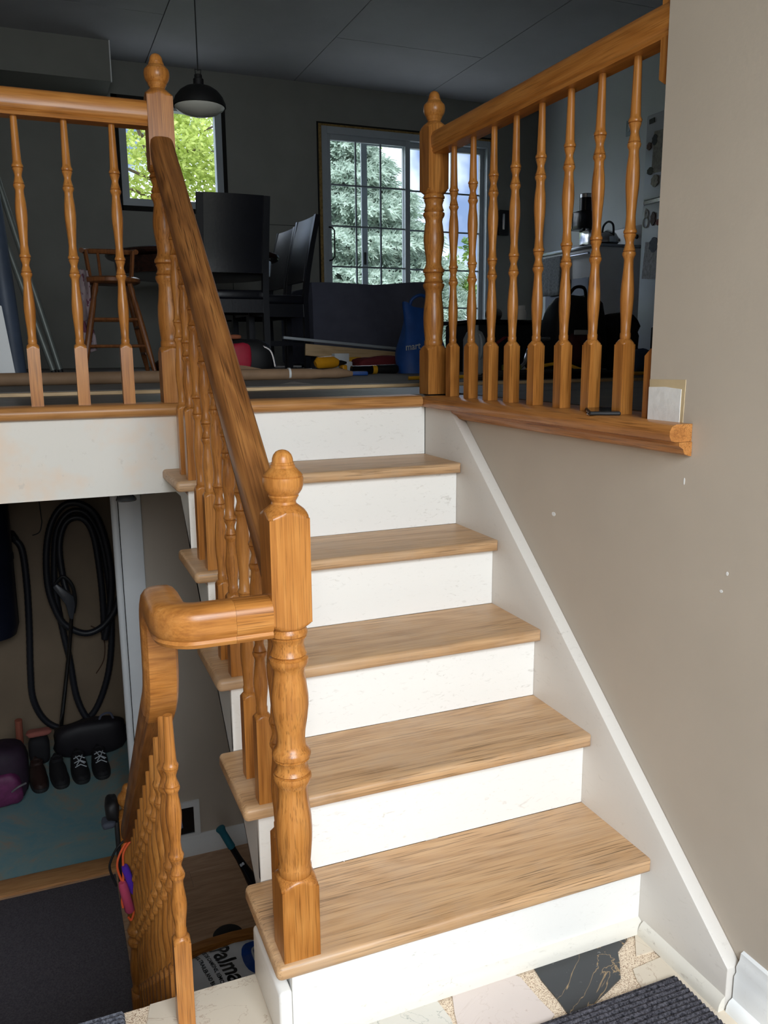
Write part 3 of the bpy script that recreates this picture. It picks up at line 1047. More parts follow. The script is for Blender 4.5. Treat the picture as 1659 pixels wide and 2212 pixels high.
# -- guard over the half wall on the right
r3 = thing('ledge_guard', 'oak guard rail with turned balusters on the right half wall', 'railing', (0, 0, 0))
newel(r3, (0.063, 1.203, 1.1398))
MB().sweep([(0.067, 1.175, 1.9185), (0.067, 0.0990, 1.9185)], RAILP).build('handrail', 'oak_y', r3, angle=50)
for yy in (1.071, 0.949, 0.829, 0.712, 0.590, 0.466, 0.348, 0.227):
    put('baluster', BAL_G, 'oak_z', r3, (0.067, yy, 1.1375))
hn = MB()
hn.prism([(0.098, 1.1375), (0.128, 1.1375), (0.128, 1.268), (0.110, 1.283), (0.098, 1.284)], 'x', 0.042, 0.090)
hn.prism([(0.098, 1.795), (0.110, 1.797), (0.128, 1.81), (0.128, 2.01), (0.110, 2.03), (0.098, 2.03)], 'x', 0.042, 0.090)
hn.lathe([(h + 1.1375, r * .6) for h, r in [(.146, .03), (.16, .029), (.3, .03), (.36, .034), (.45, .03), (.55, .033), (.66, .03)]], (0.066, 0.0985, 0), 12)
hn.v = [(x, max(y_, 0.0985), z) for x, y_, z in hn.v]
hn.build('half_newel', 'oak_z', r3, angle=40)

# -- lower stair balustrade with its gooseneck
r4 = thing('lower_balustrade', 'oak balustrade with gooseneck handrail going down to the basement', 'railing', (0, 0, 0))
XB = -0.985
MB().sweep([(-0.823, 0.0, .846), (-0.885, 0.0, .846)], RAILP).build('handrail', 'oak_x', r4, angle=50)
pth = [(-0.8853, 0.0, .846), (-0.91, 0.0, .846)] + [(XB + .045 - .045 * math.sin(a), .045 - .045 * math.cos(a), .846) for a in [i * PI / 16 for i in range(0, 9)]]
pth += [(XB, .09, .846), (XB, .125, .846)]
pth += [(XB, .130 + .055 * math.sin(a), .791 + .055 * math.cos(a)) for a in [i * PI / 12 for i in range(1, 7)]]
zs = lambda y: .44 - .837 * (y - .41) + .045
pth += [(XB, .186, .74), (XB, .190, .70), (XB, .205, .662), (XB, .235, zs(.235) - .002), (XB, .27, zs(.27))]
MB().sweep(pth, RAILP).build('easing', 'oak_ease', r4, angle=50)
MB().sweep([(XB, y_, zs(y_)) for y_ in (.2705, .5, .8, 1.1, 1.315)], RAILP, (0, .6, .8)).build('handrail', 'oak_rail_lower', r4, angle=50)
newel(r4, (XB, 1.345, ZB), True)
put('baluster', BAL_F, 'oak_z', r4, (XB, .128, 0.0))
LD, LY0 = 0.222, 0.17
for k in range(1, 6):
    for off in (.055, .166):
        yy = LY0 + (k - 1) * LD + off
        zt_ = -H * k
        L_ = zs(yy) - .040 - zt_
        me = BAL_B if L_ > .69 else BAL_F
        put('baluster', me, 'oak_z', r4, (XB, yy, zs(yy) - .040 - (.735 if me is BAL_B else .640)))

# lower flight
ls = thing('lower_staircase', 'brown lower staircase going down to the basement floor', 'staircase', (-1.5, 0.2, ZB))
for k in range(1, 6):
    y0 = LY0 + (k - 1) * LD
    MB().box(-2.049, -0.955, y0 + .0005, y0 + LD + .03, -H * k - .03, -H * k).build('tread', 'laminate', ls, bevel=0.008, seg=2)
for k in range(1, 7):
    y0 = LY0 + (k - 1) * LD
    MB().box(-2.049, -0.96, y0 - .015, y0, -H * k + .0005, -H * (k - 1) - (.03 if k > 1 else .14)).build('riser', 'white', ls, smooth=False)
MB().prism([(LY0, -.14), (LY0, -.20), (LY0 + 5 * LD, -1.1395), (LY0 + 4.6 * LD, -1.1395), (LY0, -.36)], 'x', -0.965, -0.940).build('stringer', 'white', ls, smooth=False)

# ================================================================== ENTRY: RUGS
def ribbed(name, x0, x1, y0, y1, z, pitch, mat, label, cat):
    n = int((y1 - y0) / pitch * 4)
    vs, fs = [], []
    for j in range(n + 1):
        t = y0 + (y1 - y0) * j / n
        h = z * (0.62 + 0.38 * abs(math.sin(PI * (t - y0) / pitch)))
        e = min(1, (t - y0) / .006, (y1 - t) / .006)
        h *= max(0.2, e)
        for i, x in enumerate((x0, x0 + .004, x1 - .004, x1)):
            vs.append((x, t, h if i in (1, 2) else h * .3))
    for j in range(n):
        for i in range(3):
            a = j * 4 + i
            fs.append((a, a + 1, a + 5, a + 4))
    m = MB().add(vs, fs)
    m.add([(x0, y0, .001), (x1, y0, .001), (x1, y1, .001), (x0, y1, .001)], [(0, 1, 2, 3)])
    o = m.build(name, mat, None, angle=60)
    return tag(o, label, cat)


ribbed('entry_rug', -0.95, -0.030, -0.95, -0.150, 0.013, 0.011, 'rug', 'charcoal ribbed doormat on the marble at the foot of the stairs', 'doormat')
ribbed('runner_rug', -1.92, -1.095, -0.75, 0.196, 0.012, 0.011, rugmat('grey_blue_carpet', S(60, 62, 70), S(130, 132, 142)), 'grey blue carpet corner on the marble edge at the bottom left', 'rug')

# ================================================================== LOWER LEVEL THINGS
tag(MB().box(-2.0, -0.995, 1.36, 2.432, ZB + .0005, ZB + .009).build('floor_mat', 'mat', None, bevel=.003), 'large black carpet mat on the basement floor', 'mat')

# sack with printed lettering under the stairs
bagc = (-0.60, 1.42)


def bag_h(x, y):
    u, v = (x - bagc[0]) / 0.27, (y - bagc[1]) / 0.21
    e = max(0, 1 - u ** 4) ** .5 * max(0, 1 - v ** 4) ** .5
    return ZB + .002 + .165 * e + .014 * e * mnoise.noise(Vector((x * 9, y * 9, 3))) + .008 * e * mnoise.noise(Vector((x * 26, y * 22, 1)))


bg = thing('plastic_sack', 'white plastic sack with black lettering and blue logo under the stairs', 'sack', (bagc[0], bagc[1], ZB))
n = 40
vs, fs = [], []
for j in range(n + 1):
    for i in range(n + 1):
        x, y = bagc[0] - .27 + .54 * i / n, bagc[1] - .21 + .42 * j / n
        vs.append((x, y, bag_h(x, y)))
for j in range(n):
    for i in range(n):
        a = j * (n + 1) + i
        fs.append((a, a + 1, a + n + 2, a + n + 1))
sk = MB().add(vs, fs)
sk.add([(bagc[0] - .27, bagc[1] - .21, ZB + .001), (bagc[0] + .27, bagc[1] - .21, ZB + .001), (bagc[0] + .27, bagc[1] + .21, ZB + .001), (bagc[0] - .27, bagc[1] + .21, ZB + .001)], [(3, 2, 1, 0)])
sko = sk.build('sack_body', plain('white_plastic_film', S(234, 236, 240), 0.35, var=0.05, bump=.2, bscale=30), bg, angle=80)


def on_bag(me, ox, oy, lift):
    """text x runs towards the viewer (-y), text up is +x"""
    bm = bmesh.new()
    bm.from_mesh(me)
    bmesh.ops.triangulate(bm, faces=bm.faces)
    for _ in range(2):
        bmesh.ops.subdivide_edges(bm, edges=[e for e in bm.edges if e.calc_length() > .03], cuts=1)
        bmesh.ops.triangulate(bm, faces=bm.faces)
    for v in bm.verts:
        x, y = ox + v.co.y + v.co.x * .16, oy - v.co.x
        v.co = (x, y, bag_h(x, y) + lift + v.co.z)
    bm.to_mesh(me)
    bm.free()
    return me


M['ink'] = plain('black_ink', S(18, 18, 20), 0.4)
M['ink_blue'] = plain('blue_ink', S(26, 74, 160), 0.4, var=.05)
M['ink_white'] = plain('white_ink', S(205, 210, 216), 0.4, var=.03)
for s_, size, ox, oy, b in (('Palmar', .098, -.715, 1.566, .002), ('PIECES DE CAMIONS, REMORQUES ET AUTOBUS', .0195, -.748, 1.60, .0004), ('TRUCK, TRAILER AND BUS PARTS', .0195, -.776, 1.585, .0004), ('Arvin', .05, -.835, 1.345, .0012)):
    put('lettering', on_bag(text_mesh(s_, size, .0002, b), ox, oy, .0022), 'ink', sko)


def flat_on_bag(poly, lift, mat, name):
    bm = bmesh.new()
    f = bm.faces.new([bm.verts.new((x, y, 0)) for x, y in poly])
    bmesh.ops.triangulate(bm, faces=bm.faces)
    for _ in range(3):
        bmesh.ops.subdivide_edges(bm, edges=[e for e in bm.edges if e.calc_length() > .015], cuts=1)
        bmesh.ops.triangulate(bm, faces=bm.faces)
    for v in bm.verts:
        v.co.z = bag_h(v.co.x, v.co.y) + lift
    me = bpy.data.meshes.new(name)
    bm.to_mesh(me)
    bm.free()
    return put(name, me, mat, sko)


def ell(cx, cy, rx, ry, p, n=28):
    out = []
    for i in range(n):
        a = 2 * PI * i / n
        c, s_ = math.cos(a), math.sin(a)
        out.append((cx + rx * math.copysign(abs(c) ** p, c), cy + ry * math.copysign(abs(s_) ** p, s_)))
    return out


lx, ly = -.505, 1.435
flat_on_bag(ell(lx, ly, .105, .105, .7), .003, 'ink_blue', 'logo_shield')
ring = ell(lx + .012, ly + .004, .074, .062, .45, 40)
ring = [(x, y - .022 * max(0, 1 - abs(x - lx - .01) / .03) if y > ly else y) for x, y in ring]
rp = [(x, y, bag_h(x, y) + .0045) for x, y in ring]
MB().tube(rp, .0048, 6, True).build('logo_outline', 'ink_white', sko)

# curved oak panel and black lid behind the sack
wb_ = thing('curved_oak_panel', 'curved oak panel lying behind the white sack under the stairs', 'panel', (-0.62, 1.66, ZB))
cp_ = [(-.90, 1.655), (-.80, 1.680), (-.70, 1.694), (-.60, 1.698), (-.50, 1.690), (-.40, 1.672), (-.40, 1.636), (-.50, 1.650), (-.60, 1.656), (-.70, 1.652), (-.80, 1.640), (-.90, 1.618)]
cp_ = [(x, y + .016) for x, y in cp_]
MB().prism(cp_, 'z', ZB + .001, ZB + .085).build('panel_body', 'oak_x', wb_, bevel=.008, seg=3, angle=50)
MB().prism([(x, y - .004) for x, y in cp_], 'z', ZB + .0855, ZB + .095).build('panel_rim', 'oak_x', wb_, angle=50)
bd = MB().lathe([(0, .052), (.028, .056), (.032, .062), (.036, .058), (.042, .02), (.043, .001)], (-.600, 1.780, ZB + .001), 28)
o = bd.build('pot_lid', 'black', None)
tag(o, 'round black lidded tin behind the curved oak panel', 'tin')

# bat leaning under the stairs
bt = thing('bat', 'black bat with teal grip leaning under the stairs', 'bat', (-0.385, 1.745, ZB))
p0, p1 = Vector((-0.616, 1.757, -0.600)), Vector((-0.385, 1.745, -1.106))
dr = (p1 - p0)
L_ = dr.length


def along(a):
    return p0 + dr * a


MB().tube([along(0.0), along(.005), along(.012), along(.03), along(.05), along(.19), along(.195)], [.010, .0185, .0195, .0165, .0145, .0155, .012], 14).build('grip', plain('teal_grip', S(28, 96, 112), 0.7, bump=.3, bscale=90), bt)
MB().tube([along(.195), along(.3), along(.42), along(.6), along(.8), along(.97), along(1.0)], [.0125, .0130, .018, .029, .033, .033, .02], 14).build('barrel', 'black_gloss', bt)
tl = text_mesh('88', .019, .0003, .0006)
tlo = put('number_print', tl, 'ink_white', bt)
_z = -dr.normalized()
_n = (CAMP - along(.36)); _n = (_n - _z * _n.dot(_z)).normalized()
_s = _z.cross(_n)
mt = Matrix((( _s.x, _z.x, _n.x, 0), (_s.y, _z.y, _n.y, 0), (_s.z, _z.z, _n.z, 0), (0, 0, 0, 1)))
for v in tl.vertices:
    v.co = along(.345) + _n * .0155 + mt.to_3x3() @ Vector((v.co.x - .011, v.co.y - .006, v.co.z))
tl.update()

# central vacuum canister and its hose
vc = thing('vacuum_canister', 'dark blue cylindrical vacuum canister on the storage room wall', 'vacuum', (-1.53, 3.86, ZB))
MB().lathe([(-.36, .09), (-.34, .15), (-.28, .168), (.10, .168), (.11, .172), (.14, .172), (.15, .168), (.5, .168), (.56, .13), (.58, .05)], (-1.53, 3.86, 0), 28).build('tank', plain('dark_blue_steel', S(26, 30, 46), 0.35), vc)
MB().tube([(-1.40, 3.93, .235), (-1.365, 3.985, .228), (-1.345, 3.99, .19)], [.024, .024, .022], 10).build('inlet', 'black', vc)
MB().box(-1.60, -1.46, 4.02, 4.06, -.2, .4).build('bracket', 'black', vc)
HA = [(-1.345, 3.99, 0.19), (-1.314, 3.99, 0.119), (-1.306, 3.99, -0.083), (-1.314, 3.99, -0.345), (-1.331, 3.99, -0.64), (-1.33, 3.99, -0.822), (-1.28, 3.99, -0.963), (-1.191, 3.99, -1.039), (-1.08, 3.99, -1.032), (-0.978, 3.99, -0.962), (-0.894, 3.99, -0.772), (-0.852, 3.99, -0.561), (-0.836, 3.99, -0.318), (-0.842, 3.99, -0.077), (-0.872, 3.99, 0.163), (-0.929, 3.99, 0.299), (-0.993, 3.99, 0.338), (-1.061, 3.99, 0.31), (-1.116, 3.99, 0.214), (-1.142, 3.99, 0.044), (-1.15, 3.985, -0.16), (-1.123, 3.975, -0.431), (-1.102, 3.97, -0.585), (-1.08, 3.96, -0.835), (-1.022, 3.94, -0.995), (-0.918, 3.94, -1.09), (-0.826, 3.95, -1.10), (-0.70, 3.96, -1.0), (-0.66, 3.97, -0.7), (-0.72, 3.97, -.4)]
HB = [(-0.72, 3.97, -0.4), (-0.80, 3.955, -0.02), (-0.83, 3.95, 0.16), (-0.889, 3.945, 0.30), (-0.946, 3.945, 0.265), (-1.011, 3.945, 0.304), (-1.071, 3.945, 0.261), (-1.107, 3.94, 0.136), (-1.102, 3.935, -0.038), (-1.09, 3.92, -0.14)]
HB = [(-0.889, 3.945, -0.481), (-0.883, 3.945, -0.24), (-0.888, 3.945, -0.032), (-0.906, 3.945, 0.174), (-0.946, 3.945, 0.279), (-1.011, 3.945, 0.304), (-1.071, 3.945, 0.261), (-1.107, 3.94, 0.136), (-1.102, 3.93, -0.038), (-1.085, 3.91, -0.15)]
HC = [(-0.89, 3.92, -0.475), (-0.855, 3.915, -0.328), (-0.825, 3.91, -0.093), (-0.842, 3.905, 0.143), (-0.891, 3.90, 0.321), (-0.978, 3.90, 0.396), (-1.07, 3.90, 0.386), (-1.142, 3.90, 0.285), (-1.181, 3.90, 0.119), (-1.189, 3.90, -0.081), (-1.162, 3.895, -0.229), (-1.112, 3.89, -0.339), (-1.01, 3.885, -0.406), (-0.914, 3.885, -0.387), (-0.831, 3.885, -0.301), (-0.78, 3.885, -0.18)]
hm = NT('ribbed_black_hose', 0.45)
hm.color(S(34, 35, 42))
M['hose'] = hm.m


def ribbed_hose(path, r):
    P = smooth_path(path, 14)
    rs = [r * (1.0 if i % 2 else 0.93) for i in range(len(P))]
    return MB().tube(P, rs, 10)


vh = thing('vacuum_hose', 'long black vacuum hose looped on the storage room wall', 'hose', (-1.0, 3.95, ZB))
for p_ in (HA, HB, HC):
    ribbed_hose(p_, .0205).build('hose_loop', 'hose', vh, angle=80)
hg = thing('hose_handle', 'dark grey vacuum hose grip hanging over the looped hose', 'handle', (-1.1, 3.86, -.2))
MB().tube(smooth_path([(-1.145, 3.86, -.07), (-1.10, 3.855, -.03), (-1.055, 3.85, -.09), (-1.045, 3.85, -.18), (-1.06, 3.855, -.26)], 6), .011, 8).build('loop_grip', 'black', hg)
MB().prism([(-1.165, -.085), (-1.14, -.065), (-1.05, -.155), (-1.045, -.21), (-1.065, -.30), (-1.085, -.29), (-1.10, -.20)], 'y', 3.835, 3.868).build('grip_body', plain('grey_plastic', S(70, 72, 78), 0.35), hg, bevel=.008)
vw = thing('vacuum_wand', 'thin chrome and black vacuum wand standing against the storage wall', 'wand', (-1.2, 3.86, ZB))
MB().tube([(-1.072, 3.862, -.29), (-1.10, 3.862, -.49), (-1.14, 3.862, -.72), (-1.187, 3.862, -.99)], .012, 10).build('tube', plain('dark_chrome', S(80, 78, 78), 0.2, .9), vw)
MB().box(-1.225, -1.165, 3.837, 3.885, ZB - .003, -.985).build('socket', 'black', vw, bevel=.008)
tag(MB().tube(smooth_path([(-1.205, 4.054, .60), (-1.195, 4.054, 0.324), (-1.194, 4.054, 0.267), (-1.212, 4.054, 0.211), (-1.252, 4.054, 0.195)], 6), .003, 6).build('loose_wire', 'black', None), 'thin black wire dangling on the storage wall beside the hose', 'wire')
tag(MB().tube(smooth_path([(-.96, 4.055, -.42), (-.90, 4.055, -.47), (-.885, 4.055, -.56), (-.90, 4.055, -.66), (-.95, 4.055, -.74)], 6), .0035, 6).build('stain_cord', plain('rusty_brown', S(80, 54, 40), .9), None), 'rusty brown cord curled on the storage wall inside the hose loop', 'cord')


# shoes
def shoe(loc, rz, label, mat_u, mat_s, laces=True):
    t = thing('shoe', label, 'shoe', loc, rz, 'shoes on the teal floor', True)
    L, Wd = .27, .095
    prof = []
    n, k = 14, 10
    vs, fs = [], []
    for i in range(n + 1):
        a = i / n                       # 0 heel, 1 toe (toe points to -y)
        w = Wd / 2 * (0.78 + .22 * math.sin(PI * min(1, a * 1.15))) * (1 if a < .9 else max(.25, math.sqrt(max(0, 1 - ((a - .9) / .1) ** 2))))
        w *= (1 if a > .06 else .6 + a * 6.5)
        h = .085 if a < .35 else (.085 - (a - .35) * .085)
        h = max(h, .028)
        yy = L / 2 - a * L
        for j in range(k + 1):
            an = PI * j / k
            vs.append((w * math.cos(an) * (1 - .25 * math.sin(an) ** 2), yy, .018 + (h) * math.sin(an) ** .7))
    for i in range(n):
        for j in range(k):
            b = i * (k + 1) + j
            fs.append((b, b + 1, b + k + 2, b + k + 1))
    fs.append(tuple(range(k + 1)))
    fs.append(tuple(range(n * (k + 1) + k, n * (k + 1) - 1, -1)))
    MB().add(vs, fs).build('upper', mat_u, t, angle=60)
    so_ = [(Wd / 2 * 1.08 * (0.8 + .2 * math.sin(PI * a)) * math.cos(th_), 0) for a, th_ in ()]
    out = []
    for i in range(24):
        an = 2 * PI * i / 24
        c, s_ = math.cos(an), math.sin(an)
        out.append((Wd / 2 * 1.06 * math.copysign(abs(c) ** .8, c) * (1 - .1 * max(0, s_)), L / 2 * 1.04 * math.copysign(abs(s_) ** .7, s_)))
    MB().prism(out, 'z', .001, .024).build('sole', mat_s, t, bevel=.004)
    if laces:
        for q in range(3):
            yy = .01 - q * .032
            zz = .112 - q * .012
            MB().tube([(-.030, yy, zz - .014), (0, yy - .008, zz + .002), (.030, yy - .018, zz - .014)], .003, 6).build('lace', 'ink_white', t)
        MB().tube([(-.018, .008, .112), (-.006, -.03, .104), (.022, -.055, .088)], .003, 6).build('lace', 'ink_white', t)
        MB().tube([(.018, .008, .112), (.004, -.03, .106), (-.022, -.06, .088)], .003, 6).build('lace', 'ink_white', t)
    MB().lathe([(.088, .036), (.108, .034), (.110, .029), (.09, .028)], (0, .055, 0), 16, cap=False).build('collar', mat_u, t)
    return t


M['shoe_black'] = plain('black_canvas', S(26, 24, 28), .8)
M['shoe_brown'] = plain('brown_leather', S(54, 36, 32), .5)
M['sole_dark'] = plain('dark_rubber', S(34, 34, 36), .7)
shoe((-1.100, 3.525, ZB - .003), .08, 'black shoe with bright white laces, left of the laced pair', 'shoe_black', 'sole_dark')
shoe((-0.985, 3.535, ZB - .003), .05, 'black shoe with bright white laces, nearest the white jamb', 'shoe_black', 'sole_dark')
shoe((-1.215, 3.515, ZB - .003), .12, 'plain black shoe without laces in the middle of the shoe row', 'shoe_black', 'sole_dark', False)
shoe((-1.325, 3.515, ZB - .003), .10, 'dark brown shoe at the left end of the shoe row', 'shoe_brown', 'sole_dark', False)


def lump(name, c, rx, ry, rz, mat, label=None, cat=None, seed=1, amp=.12, parent=None, p=.6, n=22):
    vs, fs = [], []
    m_ = n // 2
    for j in range(m_ + 1):
        v = -PI / 2 + PI * j / m_
        for i in range(n):
            u = 2 * PI * i / n
            d = Vector((math.copysign(abs(math.cos(v)) ** p, 1) * math.copysign(abs(math.cos(u)) ** p, math.cos(u)),
                        math.copysign(abs(math.cos(v)) ** p, 1) * math.copysign(abs(math.sin(u)) ** p, math.sin(u)), math.copysign(abs(math.sin(v)) ** p, math.sin(v))))
            k = 1 + amp * mnoise.noise(d * 1.7 + Vector((seed * 3.1, seed, 0)))
            vs.append((c[0] + rx * d.x * k, c[1] + ry * d.y * k, max(c[2] - rz, c[2] + rz * d.z * k)))
    for j in range(m_):
        for i in range(n):
            a, b = j * n + i, j * n + (i + 1) % n
            fs.append((a, b, b + n, a + n))
    o = MB().add(vs, fs).build(name, mat, parent, angle=70)
    if label:
        tag(o, label, cat)
    return o


dfb = thing('duffel_bag', 'long black duffel bag lying behind the shoes', 'bag', (-1.08, 3.78, ZB))
lump('bag_body', (-1.02, 3.762, ZB + .11), .21, .068, .11, plain('black_nylon', S(30, 26, 32), .6, bump=.2), parent=dfb, seed=4)
MB().tube(smooth_path([(-.97, 3.75, ZB + .20), (-.95, 3.745, ZB + .245), (-.90, 3.745, ZB + .25), (-.88, 3.75, ZB + .19)], 6), .007, 6).build('strap', 'navy', dfb)
bp_ = thing('school_backpack', 'purple and black backpack at the far left of the teal floor', 'backpack', (-1.48, 3.36, ZB))
lump('bag_body', (-1.50, 3.40, ZB + .16), .135, .13, .16, plain('black_purple_nylon', S(44, 26, 44), .7, var=.3, scale=14), parent=bp_, seed=6)
lump('front_pocket', (-1.50, 3.28, ZB + .11), .10, .04, .09, plain('magenta_nylon', S(104, 40, 84), .6, var=.35, scale=20), parent=bp_, seed=8)
MB().tube(smooth_path([(-1.46, 3.25, ZB + .10), (-1.42, 3.23, ZB + .135), (-1.38, 3.25, ZB + .14)], 6), .006, 6).build('zip_pull', plain('grey_web', S(110, 104, 108), .6), bp_)
lump('pink_slipper', (-1.31, 3.75, ZB + .198), .07, .035, .018, plain('salmon_felt', S(170, 100, 88), .9), 'salmon pink slipper on top of the black bags', 'slipper', 3)
lump('storage_pouch', (-1.315, 3.755, ZB + .09), .06, .055, .09, 'shoe_black', 'small black pouch between duffel bag and purple backpack', 'pouch', 5, .05)
tag(MB().tube([(-1.415, 3.64, ZB + .001), (-1.405, 3.60, ZB + .36)], .02, 10).build('salmon_handle', plain('salmon_plastic', S(150, 84, 66), .6), None), 'salmon coloured stick standing behind the purple backpack', 'stick')

# things hung on the lower newel post
jr = thing('jump_rope', 'orange jump rope with purple and pink handles hung on the lower newel', 'jump rope', (-1.0, 1.28, -.4))
M['rope'] = plain('orange_rope', S(232, 98, 52), .45, var=.05)
MB().tube(smooth_path([(-0.955, 1.295, -0.285), (-0.98, 1.292, -0.278), (-0.999, 1.290, -0.288), (-1.027, 1.286, -0.328), (-1.038, 1.28, -0.367), (-1.027, 1.275, -0.421), (-1.005, 1.27, -0.487), (-0.997, 1.27, -0.533), (-1.007, 1.27, -0.565), (-1.016, 1.27, -0.552)], 6), .0038, 8).build('cord', 'rope', jr)
MB().tube(smooth_path([(-0.97, 1.289, -0.283), (-0.993, 1.285, -0.292), (-1.016, 1.28, -0.325), (-1.02, 1.272, -0.374), (-1.025, 1.266, -0.424), (-1.032, 1.262, -0.482), (-1.030, 1.262, -0.507)], 6), .0038, 8).build('cord', 'rope', jr)
MB().tube([(-1.016, 1.268, -.362), (-1.014, 1.268, -.372), (-.993, 1.268, -.458), (-.991, 1.268, -.466)], [.010, .0125, .0125, .010], 14).build('handle', plain('purple_plastic', S(92, 52, 178), .3), jr)
MB().tube([(-1.028, 1.262, -.415), (-1.026, 1.262, -.425), (-1.010, 1.262, -.52), (-1.008, 1.262, -.528)], [.011, .0145, .0165, .012], 14).build('handle', plain('pink_plastic', S(190, 74, 104), .3), jr)
tag(MB().tube(smooth_path([(-0.985, 1.304, -0.279), (-1.03, 1.302, -0.31), (-1.055, 1.302, -0.354), (-1.06, 1.302, -0.387), (-1.044, 1.302, -0.45)], 6), .004, 8).build('black_strap', 'black', None), 'thin black cord looped on the lower newel beside the jump rope', 'cord')
hb = thing('baseball_hat', 'black hat and strap hanging on the far side of the lower newel', 'hat', (-1.04, 1.36, -.25))
lump('crown', (-1.037, 1.36, -.20), .022, .045, .035, 'black', parent=hb, seed=2)
lump('peak', (-1.052, 1.35, -.245), .022, .03, .012, plain('slate_cloth', S(60, 64, 76), .8), parent=hb, seed=3)
MB().box(-1.032, -1.022, 1.33, 1.40, -.55, -.24).build('strap', 'black', hb, bevel=.003)

# bulbs under the fascia
for x, y_, nm in ((-.930, 1.30, 'clear glass spot bulb hanging below the fascia beside the white jamb'), (-.866, 1.32, 'second spot bulb half hidden by the fascia near the bottom tread')):
    sb = thing('spot_bulb', nm, 'bulb', (x, y_, .84), 0, 'bulbs under the landing')
    if nm.startswith('clear'):
        z_ = .836
    else:
        z_ = .852
    MB().lathe([(0, .004), (.001, .029), (.004, .031), (.010, .029), (.026, .014)], (x, y_, z_), 20).build('reflector', plain('chrome_glass', S(170, 175, 180), .08, .85), sb)
    MB().lathe([(.026, .013), (.046, .013)], (x, y_, z_), 14).build('base', 'black', sb)

# ================================================================== UPPER ROOM THINGS
FZ = 1.1535                    # top of the papered upper floor


# pendant lamp
pd = thing('pendant_lamp', 'black dome pendant lamp with white inside hanging from the ceiling', 'lamp', (-.285, 3.2, 2.49))
c_ = (-.285, 3.2, 0)
MB().lathe([(2.490, .1315), (2.505, .1305), (2.535, .118), (2.562, .096), (2.580, .068), (2.588, .036), (2.590, .020), (2.588, .018), (2.578, .064), (2.559, .092), (2.533, .114), (2.504, .127), (2.490, .1285)], c_, 36, cap=False).build('shade', 'black', pd, angle=60)
MB().lathe([(2.4905, .1283), (2.504, .1265), (2.532, .1135), (2.558, .0915), (2.577, .063), (2.586, .016)], c_, 36, cap=False).build('shade_lining', plain('white_enamel', S(215, 214, 205), .4, var=.03), pd, angle=60)
MB().lathe([(2.447, .002), (2.450, .045), (2.462, .088), (2.480, .118), (2.489, .124)], c_, 32, cap=False).build('diffuser', plain('opal_glass', S(226, 226, 216), .35, var=.02), pd, angle=60)
MB().lathe([(2.588, .026), (2.620, .026), (2.624, .020), (2.640, .019), (2.644, .010)], c_, 18).build('socket', 'black', pd)
MB().tube([(-.297, 3.2, 2.640), (-.300, 3.2, 2.665), (-.270, 3.2, 2.665), (-.273, 3.2, 2.640)], .003, 6).build('hanger', 'black', pd)
MB().tube([(-.285, 3.2, 2.66), (-.285, 3.2, ZC - .035)], .003, 6).build('cord', 'black', pd)
MB().lathe([(ZC - .036, .012), (ZC - .03, .045), (ZC - .0125, .05)], c_, 20).build('ceiling_rose', 'black', pd)


# dining chairs
def make_chair(label, loc, rz):
    """faces +y in local coordinates; base at z = 0"""
    t = thing('dining_chair', label, 'chair', loc, rz, 'dining chairs around the round table', True)
    lean = .10
    for sx in (-1, 1):
        p = MB().sweep([(sx * .185, -.185, 0), (sx * .185, -.185, .20), (sx * .185, -.178, .45), (sx * .185, -.20, .62), (sx * .185, -.235, .80), (sx * .185, -.275, .975)],
                       [(-.018, -.016), (.018, -.016), (.018, .016), (-.018, .016)], (0, 1, 0))
        p.build('leg', 'black_leather', t, angle=30)
        MB().sweep([(sx * .185, .19, 0), (sx * .185, .19, .42)], [(-.018, -.018), (.018, -.018), (.018, .018), (-.018, .018)], (0, 1, 0)).build('leg', 'black_leather', t, angle=30)
        MB().box(sx * .185 - .011, sx * .185 + .011, -.165, .172, .34, .42).build('side_rail', 'black_leather', t)
        MB().box(sx * .185 - .009, sx * .185 + .009, -.165, .172, .16, .19).build('stretcher', 'black_leather', t)
    MB().box(-.167, .167, -.195, -.175, .345, .42).build('back_rail', 'black_leather', t)
    MB().box(-.167, .167, .18, .20, .345, .42).build('front_rail', 'black_leather', t)
    MB().box(-.205, .205, -.165, .215, .42, .475).build('seat', 'black_leather', t, bevel=.015, seg=3)
    n = 8
    vs, fs = [], []
    for side in (0, 1):
        for j in range(n + 1):
            a = j / n
            z = .565 + .41 * a
            yb = -.188 - (.088) * (a ** 1.25)
            for i in range(n + 1):
                b = i / n * 2 - 1
                dip = .010 * (1 - b * b)
                vs.append((b * .168, yb - dip + (.014 if side else -.008), z + .010 * (1 - b * b) * 0))
    m_ = (n + 1) ** 2
    for j in range(n):
        for i in range(n):
            a = j * (n + 1) + i
            fs.append((a, a + 1, a + n + 2, a + n + 1))
            fs.append((a + m_, a + n + 1 + m_, a + n + 2 + m_, a + 1 + m_))
    for i in range(n):
        for a in (i, n * (n + 1) + i):
            fs.append((a, a + 1, a + 1 + m_, a + m_))
        for a in (i * (n + 1), i * (n + 1) + n):
            fs.append((a, a + n + 1, a + n + 1 + m_, a + m_))
    MB().add(vs, fs).build('backrest', 'black_leather', t, angle=40)
    return t


ch = make_chair('black dining chair seen from behind, in front of the round table', (-.075, 3.72, FZ), 0.0)
dup(ch, (.30, 4.16, FZ), 1.60, 'black dining chair with shiny curved back right of the round table')
dup(ch, (.33, 4.74, FZ), 1.62, 'farthest black dining chair, half hidden beyond the table edge')
